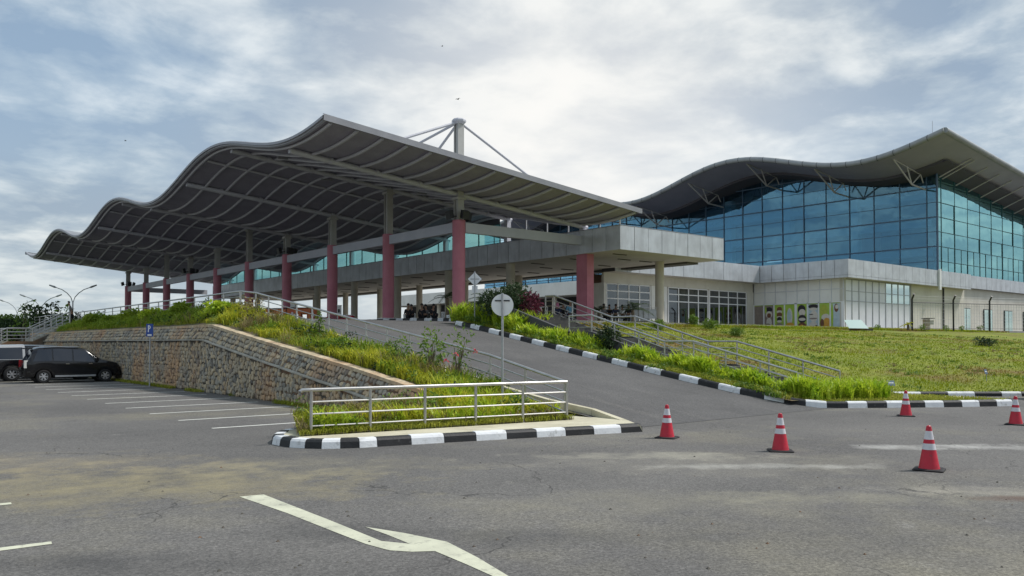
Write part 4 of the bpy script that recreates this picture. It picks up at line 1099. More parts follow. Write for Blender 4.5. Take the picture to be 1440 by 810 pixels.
# island bed
def f4_(r):
    a, k = r.uniform(0, 1), r.uniform(0, 1)**1.1
    t, u, z = bed_fn(a, k); return (t, u, z-.02, 1)
stuff_blades('island_grass', 'grass_blade', f4_, 22000, .13, .016, .6, 6)
def f5_(r):
    a, k = r.uniform(0, 1), r.uniform(.18, 1)
    if a < .12 and (k > .5 or r.uniform() < .6): return None
    if a < .62 and k > .45: return None
    t, u, z = bed_fn(a, k)
    if nz(t, u, 1.1, 4) < -.05: return None
    return (t, u, z-.02, .7+.6*k)
stuff_blades('island_tall_grass', 'golden_leaf', f5_, 6500, .34, .026, .55, 7, clump=18)
def f5b(r):
    a, k = r.uniform(0, 1), r.uniform(.1, 1)
    if a < .55 and k > .4: return None
    t, u, z = bed_fn(a, k)
    if nz(t, u, 1.0, 14) < .08: return None
    return (t, u, z-.02, .8+.4*k)
stuff_blades('island_lime_plants', 'lime_leaf', f5b, 1900, .38, .045, .55, 8, clump=14)
# strip right of ramp
def f6_(r):
    q, u = r.uniform(.02, 1), r.uniform(-24.2, -5.6)
    p = strip_fn(q, u); return (p[0], p[1], p[2]-.02, 1)
stuff_blades('strip_grass', 'grass_blade', f6_, 22000, .17, .02, .6, 9)
def f6b(r):
    u = r.uniform(-28, -22.8); t = r.uniform(-5.5, .6)
    # inside the nose
    if u < -24.45-.70*(t+5.1) or t < -5.45: return None
    return (t, u, .12+max(0, RZ(u)-.02), 1)
stuff_blades('nose_grass', 'grass_blade', f6b, 8000, .12, .02, .6, 10)
def f7_(r):
    u = r.uniform(-24.6, -10.2); t = r.uniform(-4.75, -4.12)+.2*nz(u, 0, .8)
    if -16.6 < u < -15.4: return None
    return (t, u, _strip(t, u)[2]-.03, .70+.55*nz(t, u, 1.1, 8))
stuff_blades('lime_plant_row', 'lime_leaf', f7_, 12000, .62, .075, .5, 11, clump=16)
def f7b(r):
    u = r.uniform(-25.3, -23.6); t = r.uniform(-4.6, -1.5)
    if u < -24.0-.62*(t+4.6): return None
    return (t, u, .1, 1)
stuff_blades('lime_plant_end', 'lime_leaf', f7b, 4200, .55, .075, .5, 21, clump=16)
def f7c(r):
    u = r.uniform(-10.6, -5.6); t = r.uniform(-4.45, -2.6)
    return (t, u, _strip(t, u)[2]-.03, 1.0)
stuff_blades('upper_plant_row', 'lime_leaf', f7c, 6500, .8, .075, .5, 22, clump=16)
struct('upper_bed', MB().grid(lambda q, u: (max(-4.2, kt(u)+.16)*(1-q)-1.0*q, u, max(RZ(u), 0)+.12), [0, .5, 1], frange(-9.5, -1.4, 16)), 'soil')
# lawn blades: short, denser close by
def f8_(r):
    t = r.uniform(-1.2, 30)**1.0; k = r.uniform(0, 1)**1.25; t, u, z = lawn_fn(t, k)
    if nz(t, u, .22, 0) < -.5: return None
    return (t, u, z-.02, 1+.6*nz(t, u, .6, 2))
stuff_blades('lawn_grass', 'lawn_blade', f8_, 60000, .10, .03, .8, 12)
def f8c(r):
    t = r.uniform(-1.2, 34); k = r.uniform(0, 1)**1.2; t, u, z = lawn_fn(t, k)
    if nz(t, u, .35, 41)+.5*nz(t, u, 1.3, 42) < .12: return None
    return (t, u, z-.02, 1+.5*nz(t, u, .8, 2))
stuff_blades('lawn_weeds', 'green_leaf', f8c, 11000, .12, .035, .7, 52, clump=12)
def f8d(r):
    t = r.uniform(1, 30); k = r.uniform(0, .75); t, u, z = lawn_fn(t, k)
    if nz(t, u, .25, 61)+.4*nz(t, u, 1.3, 62) < .18: return None
    return (t, u, z-.02, 1)
stuff_blades('lawn_dry_patches', 'dry_grass', f8d, 6000, .10, .03, .8, 53, clump=12)
def f5c(r):
    a, k = r.uniform(0, 1), r.uniform(.05, 1); t, u, z = bed_fn(a, k)
    if nz(t, u, 1.4, 71) < .02: return None
    return (t, u, z-.02, 1)
stuff_blades('island_dry_grass', 'dry_grass', f5c, 2600, .24, .02, .8, 54, clump=10)
def f6c(r):
    q, u = r.uniform(.0, .9), r.uniform(-24.0, -5.6); p = strip_fn(q, u)
    if nz(p[0], u, 1.0, 81) < .05: return None
    return (p[0], p[1], p[2]-.02, 1)
stuff_blades('strip_weeds', 'green_leaf', f6c, 6000, .2, .04, .7, 55, clump=12)
def f8b(r):
    t = r.uniform(-1.2, 60); t, u, z = lawn_fn(t, r.uniform(.93, 1.0)); return (t, u, z-.02, 1)
stuff_blades('lawn_edge_grass', 'lawn_blade', f8b, 9000, .22, .05, .7, 13)
def f9_(r):
    u = r.uniform(-22, 26); t = r.uniform(W0-.35, W0-.04)
    if nz(t, u, .5, 6) < -.02: return None
    return (t, u, -.01, 1)
stuff_blades('wall_foot_weeds', 'grass_blade', f9_, 4500, .14, .02, .7, 14)

def scatter_leaves(name, m, fn, nc, seed, rad=.16, hh=.14, per=26, size=.07):
    r = np.random.default_rng(seed); blobs = []
    while len(blobs) < nc:
        p = fn(r)
        if p is None: continue
        k = r.uniform(.6, 1.5); blobs.append((p[0], p[1], p[2]+hh*k, rad*k, rad*k, hh*k))
    o = leaf_cloud(name, m, None, blobs, nc*per, size, .25, rnd=r, long=1.7); o['kind'] = 'stuff'; return o
scatter_leaves('bank_broadleaf_weeds', 'green_leaf', lambda r: bankpt(r, -21.5, 10), 170, 91)
scatter_leaves('bank_dark_weeds', 'dark_leaf', lambda r: bankpt(r, -21.5, 4), 50, 92, .2, .16, 30, .09)
scatter_leaves('island_broadleaf_weeds', 'green_leaf', lambda r: bed_fn(r.uniform(0, 1), r.uniform(.1, 1)), 70, 93, .13, .12, 24, .06)
def _st(r):
    q, u = r.uniform(.05, .95), r.uniform(-24, -5.6); return strip_fn(q, u)
scatter_leaves('strip_broadleaf_weeds', 'green_leaf', _st, 110, 94, .16, .13, 24, .07)
def bush(label, x, y, z, r, h, m='green_leaf', n=500, size=.16, stems=4, cat='shrub', group=None, name='shrub', droop=.3, long=2.2):
    b = thing(name, label, cat, (x, y, z), 0, group)
    rr = random.Random(int(x*97+y*31))
    blobs = []
    mb = MB()
    for k in range(stems):
        a = rr.uniform(0, 6.28); d = r*rr.uniform(.2, .7); hh = h*rr.uniform(.55, .95)
        e = (x+d*cos(a), y+d*sin(a), z+hh*.7)
        mb.tube([(x, y, z-.05), (x+d*.4*cos(a), y+d*.4*sin(a), z+hh*.4), e], .03 if h > 1 else .012, 5, r2=.008)
        blobs.append((*e, r*rr.uniform(.45, .7), r*rr.uniform(.45, .7), h*rr.uniform(.28, .42)))
    mb.build('stem', 'bark', b)
    leaf_cloud('foliage', m, b, blobs, n, size, droop, long=long)
    return b
# shrubs along the level railing on top of the wall
labs = ['bright green feathery shrub beside the stair-head figure', 'bright green shrub second from the stair head behind the level railing', 'round light green shrub between the first two far red columns', 'light green shrub under the third far red column',
        'taller light green shrub left of the double rail post', 'pale lime shrub close behind the corner where the railing turns down', 'low fern-like shrub on the wall top nearest the parking sign', 'thin dark-stemmed shrub poking through the level railing']
for (px, Y, r, h, m, n), lab in zip([(137, 57, .7, .9, 'fern_leaf', 900), (145, 54, 1.1, 1.3, 'fern_leaf', 1000), (190, 49, 1.1, 1.25, 'fern_leaf', 1000), (226, 45, .9, 1.1, 'lime_leaf', 800), (262, 42, 1.0, 1.4, 'fern_leaf', 900), (322, 37, .9, 1.1, 'lime_leaf', 900), (170, 50.5, .8, .8, 'fern_leaf', 700), (300, 38, .5, 1.5, 'green_leaf', 160)], labs):
    t, u = at(px, Y); t = -14.75; 
    # slide along the rail line to keep the bearing
    Yk = 18925*1.0/(px+220)*.985; u = at(px, Yk)[1]; h *= .66; r *= .8
    bush(lab, t, u, bank(t, u)[2]-.05, r*.8, h, m, n, .17 if m != 'green_leaf' else .12, 6)
# scattered shrubs on the bank and island
bush('leafy red-flowering hibiscus bush leaning over the sloping railing', -14.55, -18.9, bank(-14.55, -18.9)[2], .55, 1.55, 'green_leaf', 260, .12, 7)
hb = bush('tall thin hibiscus stem with red flowers just right of the leafy one', -14.35, -19.9, bank(-14.35, -19.9)[2], .35, 1.65, 'green_leaf', 120, .11, 4)
for i, (px, py, Y) in enumerate([(642, 497, 20.6), (669, 494, 20.4), (627, 507, 20.8)]):
    t, u = at(px, Y); z = 1.9-(py-482)/1140*Y
    leaf_cloud('flower', 'red_flower', hb, [(t, u, z, .035, .035, .035)], 14, .06)
bush('dark green weed clump in the corner of the island railing', -14.9, -23.1, .2, .28, .5, 'green_leaf', 160, .1, 5)
bush('mid green leafy weed behind the front railing on the island', -16.8, -22.6, .3, .3, .5, 'green_leaf', 150, .09, 5)
bush('silvery dry weed on the bank beside the double rail post', -14.6, -6.2, bank(-14.6, -6.2)[2], .5, 1.0, 'dry_grass', 240, .11, 7)
bush('spindly green weed rising above the sloping railing midway', -14.25, -11.6, bank(-14.25, -11.6)[2], .2, .95, 'green_leaf', 90, .1, 3)
bush('pale bushy weed left of the red-flowering hibiscus', -14.8, -17.6, bank(-14.8, -17.6)[2], .45, .95, 'green_leaf', 300, .09, 6)
bush('low dark herb patch on the sloping bank', -15.0, -14.6, bank(-15, -14.6)[2], .4, .5, 'green_leaf', 260, .1, 5)
# planting at the top of the ramp kerb
def frond_plant(name, label, cat, x, y, z, h, n, L, m='dark_leaf', arch=.8, trunk=True, leaflets=14, lw=.16, seed=3):
    r = random.Random(seed); b = thing(name, label, cat, (x, y, z))
    if trunk: MB().tube([(x, y, z-.05), (x+.03, y, z+h*.5), (x, y, z+h)], .12, 8, r2=.09).build('trunk', 'bark', b)
    for k in range(n):
        a = 2*pi*k/n+r.uniform(-.2, .2); el = r.uniform(.2, 1.25); mb = MB()
        pts = []
        for q in range(7):
            s_ = q/6*L; d = s_*cos(el*(1-.2*q/6)); zz_ = z+h+s_*sin(el)-arch*(s_**2)/L*.8
            pts.append(Vector((x+d*cos(a), y+d*sin(a), zz_)))
        mb.tube(pts, .014, 4, r2=.004)
        for q in range(leaflets):
            f = .15+.85*q/leaflets; i = min(int(f*6), 5); p = pts[i].lerp(pts[i+1], f*6-i); dd = (pts[i+1]-pts[i]).normalized()
            sdv = dd.cross(Vector((0, 0, 1))).normalized(); ll = lw*L*(1-.55*f)*1.7
            for sg in (-1, 1):
                tip = p+sdv*sg*ll*.85+dd*ll*.5-Vector((0, 0, ll*.25)); wv = dd*.022
                mb.add([p-wv, p+wv, tip], [(0, 1, 2)])
        mb.build('frond', m, b)
    return b
t, u = at(686, 37.5); frond_plant('cycad_palm', 'dark green cycad palm beside the diamond sign post', 'palm', t, u, 3.0, .75, 20, 1.35, seed=5)
t, u = at(712, 37.0); bush('large dark green bush behind the round sign disc', t, u, 2.95, 1.15, 1.7, 'dark_leaf', 2600, .14, 9, name='dark_bush')
t, u = at(697, 36.5); bush('dark bush at the foot of the cycad palm', t, u, 2.9, .8, 1.0, 'dark_leaf', 1200, .13, 7, name='dark_bush')
t, u = at(740, 36.5); bush('purple-red cordyline plant right of the dark bush', t, u, 2.7, .55, 1.55, 'purple_leaf', 620, .26, 7, name='cordyline', cat='plant', long=4)
t, u = at(651, 38.6); bush('low light green ground shrub at the ramp top beside the red column', t, u, 2.95, .6, .35, 'fern_leaf', 700, .09, 8)
t, u = at(673, 37.2); bush('low flowering green shrub round the diamond sign post', t, u, 2.85, .7, .35, 'green_leaf', 700, .09, 8)
t, u = at(858, 31.5); bush('round dark green bush among the lime plants beside the steps', t, u, 1.6, .55, .95, 'dark_leaf', 1100, .12, 8, name='dark_bush')
t, u = at(629, 47.5); o_ = frond_plant('potted_palm', 'slender bare-trunked palm between two red columns', 'palm', t, u, PZ, 1.3, 8, 1.2, seed=8)
t, u = at(890, 52); frond_plant('date_palm', 'small dark palm in front of the shop windows', 'palm', t, u, PZ-.1, .9, 16, 1.6, seed=9)
t, u = at(842, 54); frond_plant('young_palm', 'small palm fronds behind the seated group left of the windows', 'palm', t, u, PZ-.1, .9, 10, 1.1, seed=12)
t, u = at(1277, 66); frond_plant('yellow_palm', 'small yellow-leaved palm at the corner of the white panelled wall', 'palm', t, u, 3.0, .35, 12, .75, m='golden_leaf', seed=13)
tufts = [(972, 53, .42, .85, 'green grass tuft at the right of the cream round column'), (999, 50, .45, .65, 'green grass tuft on the lawn edge before the dark windows'), (1037, 44, .35, .5, 'small green tuft on the lawn above the far railing'),
         (1385, 45, .6, .45, 'dark green tuft on the lawn at the far right'), (925, 46, .35, .6, 'green weed tuft beside the stair landing')]
for px, Y, r, h, lab in tufts:
    t, u = at(px, Y); u2 = min(u, -3); z = lawn_z(t, u2) if u < -3 else 3.15
    bush(lab, t, u, z, r, h, 'green_leaf' if px != 1385 else 'dark_leaf', 420, .22, 5, name='grass_tuft', cat='grass tuft', long=6)
for i, (px, Y) in enumerate([(1212, 62), (1235, 63), (1296, 66), (1330, 67), (1352, 68), (1380, 69)]):
    t, u = at(px, Y); bush(['small weed at the foot of the white panelled wall', 'small weed between the glass sheet and the palm', 'small weed just right of the yellow palm', 'small weed under the thin downpipe', 'small weed left of the first far window', 'small weed under the first far window'][i], t, u, 2.95, .3, .4, 'green_leaf', 90, .12, 4, name='weed', cat='weed')

# trees and bushes beyond the left stairs
def tree(label, x, y, z, h, r, m='dark_leaf', n=900, size=.3, nb=9):
    b = thing('tree', label, 'tree', (x, y, z)); rr = random.Random(int(x*13+y*7))
    MB().tube([(x, y, z-.1), (x+.1, y, z+h*.3), (x-.05, y+.1, z+h*.6)], .14, 7, r2=.07).build('trunk', 'bark', b)
    blobs = []; mb = MB()
    for k in range(nb):
        a = rr.uniform(0, 6.28); d = r*rr.uniform(.1, .95); hh = h*rr.uniform(.35, .98)
        e = (x+d*cos(a), y+d*sin(a), z+hh); mb.tube([(x, y, z+h*.3), ((x+e[0])/2, (y+e[1])/2, z+hh*.75), e], .05, 5, r2=.015)
        blobs.append((*e, r*rr.uniform(.25, .42), r*rr.uniform(.25, .42), h*rr.uniform(.1, .18)))
    mb.build('limb', 'bark', b); leaf_cloud('crown', m, b, blobs, n, size); return b
for lab, px, Y, h, r, m, n in [
    ('open-branched young tree left of the second street lamp', 33, 74, 4.6, 1.4, 'green_leaf', 260), ('leafy young tree between second lamp and stair figure', 71, 72, 5.0, 1.7, 'dark_leaf', 620),
    ('low spreading tree at the far left edge', 2, 80, 3.8, 2.6, 'green_leaf', 1500), ('dense tree behind the left stairs beneath the lamps', 18, 78, 3.6, 2.6, 'dark_leaf', 1700),
    ('bushy tree behind the stair landing', 45, 84, 3.7, 2.8, 'green_leaf', 1700), ('rounded tree right behind the stair railing', 80, 90, 4.0, 2.6, 'dark_leaf', 1500),
    ('small sapling behind the level railing near the stair head', 89, 70, 4.6, .9, 'green_leaf', 170)]:
    t, u = at(px, Y); tree(lab, t, u, .9 if Y > 73 else 0.4, h, r, m, n, .34)
def fbk(r):
    px = r.uniform(-60, 96); Y = r.uniform(92, 130); t, u = at(px, Y)
    return (t, u, 0.0, 1.0)
o = stuff_blades('distant_scrub', 'green_leaf', fbk, 9000, 4.4, .6, .4, 40)

# ================================================================== street lamps
def lamp(label, px, Y, ztop, sc=1.0):
    t, u = at(px, Y); b = thing('street_lamp', label, 'street lamp', (t, u, 0), 0, 'double-armed street lamps beyond the stairs')
    MB().tube([(t, u, 0), (t, u, ztop)], .10, 8, r2=.07).build('pole', 'galvanised', b)
    dx = Vector((CT, -ST, 0))
    for sg in (-1, 1):
        P = [Vector((t, u, ztop))+dx*sg*x*sc+Vector((0, 0, zz_*sc)) for x, zz_ in ((0, 0), (.25, .7), (.7, 1.2), (1.3, 1.6), (2.0, 1.85))]
        MB().tube(P, .05, 6).build('arm', 'galvanised', b)
        e = P[-1]; d = (P[-1]-P[-2]).normalized(); mb = MB().tube([e-d*.05, e+d*.2, e+d*.85], [.05, .12, .08], 8); mb.build('lamp_head', 'galvanised', b)
lamp('nearest and tallest street lamp above the stair figure', 102, 96, 6.6)
lamp('middle double-armed street lamp behind the landing', 57, 108, 6.2)
lamp('leftmost double-armed street lamp', 24, 120, 6.2)
lamp('farthest low street lamp right of the stair head', 132, 190, 7.3)

# ================================================================== signs
def pole_sign(label, px, Y, zb, zt, shape, cat='road sign', name='road_sign', pr=.03):
    t, u = at(px, Y); b = thing(name, label, cat, (t, u, zb), radians(-THB))
    MB().tube([(0, 0, 0), (0, 0, zt-zb)], pr, 10).build('pole', 'galvanised', b, local=True, smooth=True)
    return b
# the boards are seen from behind: white backs with a bracket
def disc(b, r, zc, y0=.045):
    n = 40; mb = MB()
    vs = [(r*cos(2*pi*k/n), y0, zc+r*sin(2*pi*k/n)) for k in range(n)]+[(r*cos(2*pi*k/n), y0+.012, zc+r*sin(2*pi*k/n)) for k in range(n)]
    mb.add(vs, [tuple(range(n)), tuple(reversed(range(n, 2*n)))]+[(k, k+n, (k+1) % n+n, (k+1) % n) for k in range(n)])
    mb.build('sign_board', 'sign_white', b, local=True)
b = pole_sign('round white traffic sign seen from behind on the island', 706.5, 19.6, .35, 3.10, 'disc')
disc(b, .268, 3.10-.35-.285)
MB().box(-.18, .18, .028, .044, 2.555, 2.585).build('bracket', 'black_metal', b, local=True)
b = pole_sign('white diamond sign seen from behind at the ramp top', 667.6, 37.2, 2.9, 5.18, 'diamond')
zc = 5.20-2.9-.37; w2 = .345
MB().add([(0, .045, zc-w2), (w2, .045, zc), (0, .045, zc+w2), (-w2, .045, zc), (0, .06, zc-w2), (w2, .06, zc), (0, .06, zc+w2), (-w2, .06, zc)], [(0, 1, 2, 3), (7, 6, 5, 4), (0, 4, 5, 1), (1, 5, 6, 2), (2, 6, 7, 3), (3, 7, 4, 0)]).build('sign_board', 'black_metal', b, local=True)
q = .325
MB().add([(0, .042, zc-q), (q, .042, zc), (0, .042, zc+q), (-q, .042, zc)], [(0, 1, 2, 3)]).build('sign_back', 'sign_white', b, local=True)
MB().box(-.2, .2, .03, .041, zc-.01, zc+.01).build('bracket', 'black_metal', b, local=True)
MB().box(-.13, .13, .045, .06, zc-w2-.28, zc-w2+.03).build('lower_plate', 'sign_white', b, local=True)
# parking sign
b = pole_sign('blue parking sign with white P on a grey pole by the stone wall', 211, 35.2, 0, 2.72, 'P', cat='parking sign', name='parking_sign')
MB().box(-.15, .15, -.045, -.03, 2.17, 2.72).build('sign_board', 'sign_blue', b, local=True)
P_ = MB().box(-.07, -.03, -.052, -.046, 2.36, 2.66)
import math as _m
pr_ = []
for k in range(13):
    a = -pi/2+pi*k/12; pr_.append((.075*cos(a), 2.575+.085*sin(a), .038*cos(a), 2.575+.048*sin(a)))
for a_, b_ in zip(pr_, pr_[1:]):
    P_.add([(-.03+a_[0], -.052, a_[1]), (-.03+b_[0], -.052, b_[1]), (-.03+b_[2], -.052, b_[3]), (-.03+a_[2], -.052, a_[3])], [(0, 1, 2, 3)])
P_.box(-.031, -.028, -.052, -.046, 2.49, 2.66)
P_.box(-.09, .09, -.05, -.046, 2.2, 2.27)
P_.build('letter', 'sign_white', b, local=True)
# little plates in the lawn
for px, Y, lab in ((1253, 28.9, 'small blue-grey plate on a stake beside the lawn kerb'), (1386.5, 31, 'tiny dark stake plate farther right in the lawn')):
    t, u = at(px, Y); z = max(lawn_z(t, u), .08) if px > 1300 else .1
    b = thing('ground_sign', lab, 'sign', (t, u, z), radians(-THB)); wide = .13 if px < 1300 else .05
    MB().tube([(0, 0, -.1), (0, 0, .32)], .012, 6).build('stake', 'galvanised', b, local=True)
    MB().add([(-wide, -.02, .28), (wide, -.02, .28), (wide, .08, .45), (-wide, .08, .45), (-wide, -.01, .27), (wide, -.01, .27), (wide, .09, .44), (-wide, .09, .44)], [(0, 1, 2, 3), (7, 6, 5, 4), (0, 4, 5, 1), (1, 5, 6, 2), (2, 6, 7, 3), (3, 7, 4, 0)]).build('plate', 'mullion_blue', b, local=True)
    MB().add([(-wide*.7, .018, .355), (wide*.7, .018, .355), (wide*.7, .036, .385), (-wide*.7, .036, .385)], [(0, 1, 2, 3)]).build('writing', 'sign_white', b, local=True)

# ================================================================== traffic cones
def make_cone(label, x, y, rz=0, h=.66, tilt=0):
    b = thing('traffic_cone', label, 'traffic cone', (x, y, 0), rz, 'red traffic cones across the road')
    k = h/.66
    mb = MB()
    vs = []
    n = 16
    base = [(-.17, -.17), (.17, -.17), (.17, .17), (-.17, .17)]
    pl = []
    for (cx_, cy_) in base:
        for a in range(4):
            an = atan2(cy_, cx_)+(-.6+.4*a); pl.append((cx_*.86+.035*cos(an), cy_*.86+.035*sin(an)))
    pl2 = [(p[0]*1.14, p[1]*1.14) for p in pl]; nn = len(pl)
    vs = [(p[0]*k, p[1]*k, 0.0) for p in pl2]+[(p[0]*k*1.02, p[1]*k*1.02, .018) for p in pl2]+[(p[0]*k, p[1]*k, .03) for p in pl]
    fs = [tuple(reversed(range(nn)))]+[(i, (i+1) % nn, (i+1) % nn+nn, i+nn) for i in range(nn)]+[(i+nn, (i+1) % nn+nn, (i+1) % nn+2*nn, i+2*nn) for i in range(nn)]+[tuple(range(2*nn, 3*nn))]
    MB().add(vs, fs).build('base', 'rubber', b, local=True)
    MB().lathe([(.148*k, .028), (.142*k, .05), (.095*k, .31*k), (.0945*k, .31*k)], 0, 0, 20).build('cone_body', 'cone_red', b, local=True, smooth=True)
    def rr(z): return .142*k+(.030*k-.142*k)*((z-.05)/(h-.05))
    def ring(z0, z1, m, nm, pr=0.002): MB().lathe([(rr(z0)+pr, z0), (rr(z1)+pr, z1)], 0, 0, 20).build(nm, m, b, local=True, smooth=True)
    ring(.31*k, .40*k, 'cone_white', 'white_band', .003); ring(.40*k, .46*k, 'cone_red', 'red_band'); ring(.46*k, .585*k, 'cone_white', 'white_band', .003)
    ring(.585*k, .655*k, 'cone_red', 'cone_tip')
    MB().lathe([(.028*k, .655*k), (.016*k, .665*k)], 0, 0, 12).build('cap', 'cone_red', b, local=True)
    return b
make_cone('traffic cone beside the white kerb tip of the island', *gp(937.5, 615.5), .4)
make_cone('traffic cone second from left, standing alone in the road', *gp(1096.5, 634), .7)
make_cone('nearest and largest traffic cone, right foreground', *gp(1305, 660.5), .3)
make_cone('smallest far traffic cone against the rounded kerb nose', *gp(1273, 585), .5)
make_cone('traffic cone at the far right edge by the parked vehicle', *gp(1427, 597), .2)
# things standing on the drop-off road
for px, Y, lab in ((395, 52, 'distant cone left of the orange barriers'), (411, 50, 'distant cone between orange barriers and white post'), (439.5, 50, 'distant cone right of the orange barriers')):
    t, u = at(px, Y); c = make_cone(lab, t, u, .3); c.location.z = PZ+.01; c['group'] = 'cones beside the orange barriers'
def barrier(label, px, Y, L=1.5):
    t, u = at(px, Y); b = thing('road_barrier', label, 'barrier', (t, u, PZ), radians(-THB), 'orange plastic barriers by the drop-off')
    mb = MB()
    for x0, x1 in ((-L/2, -L/6), (-L/6, L/6), (L/6, L/2)):
        mb.add([(x0, -.28, 0), (x1, -.28, 0), (x1, -.22, .25), (x0, -.22, .25), (x0, .28, 0), (x1, .28, 0), (x1, .22, .25), (x0, .22, .25)], [(0, 1, 2, 3), (7, 6, 5, 4), (0, 4, 5, 1), (1, 5, 6, 2), (2, 6, 7, 3), (3, 7, 4, 0)])
    for x in (-L/2+.08, -.04, L/2-.16): mb.box(x, x+.16, -.18, .18, .25, .62)
    mb.box(-L/2, L/2, -.2, .2, .62, .95); mb.build('body', 'orange_plastic', b, local=True)
    MB().box(-L/2-.05, L/2+.05, -.24, .24, .95, 1.0).build('rim', 'rubber', b, local=True); return b
barrier('orange barrier behind the left of the distant cones', 388, 54, 1.4); barrier('orange barrier between the two distant cones', 421, 53, 1.5); barrier('orange barrier under the far red column on the drop-off', 433, 55, 1.3)
def pillar_box(name, label, cat, px, Y, w_, h, m, top=None):
    t, u = at(px, Y); b = thing(name, label, cat, (t, u, PZ), radians(-THB))
    MB().box(-w_/2, w_/2, -w_/2, w_/2, .06, h).build('body', m, b, local=True)
    MB().box(-w_/2-.03, w_/2+.03, -w_/2-.03, w_/2+.03, 0, .06).build('foot', 'rubber', b, local=True)
    MB().box(-w_/2-.02, w_/2+.02, -w_/2-.02, w_/2+.02, h, h+.05).build('top', top or m, b, local=True)
    MB().box(-w_/2+.06, w_/2-.06, -w_/2-.012, -w_/2-.002, h*.62, h*.82).build('slot', 'plate_dark', b, local=True); return b
pillar_box('ticket_box', 'white ticket box behind the sloping railing', 'box', 412, 58, .32, 1.5, 'white_wall')
pillar_box('ticket_post', 'slim white post box between two red columns', 'box', 477, 55, .25, 1.2, 'white_wall')
pillar_box('planter_box', 'low red and white planter at the column median', 'planter', 487, 54, .9, .5, 'red_cloth', 'white_wall')
pillar_box('planter_box', 'low white planter left of the far cream column', 'planter', 455, 57, .8, .45, 'white_wall', 'red_cloth')

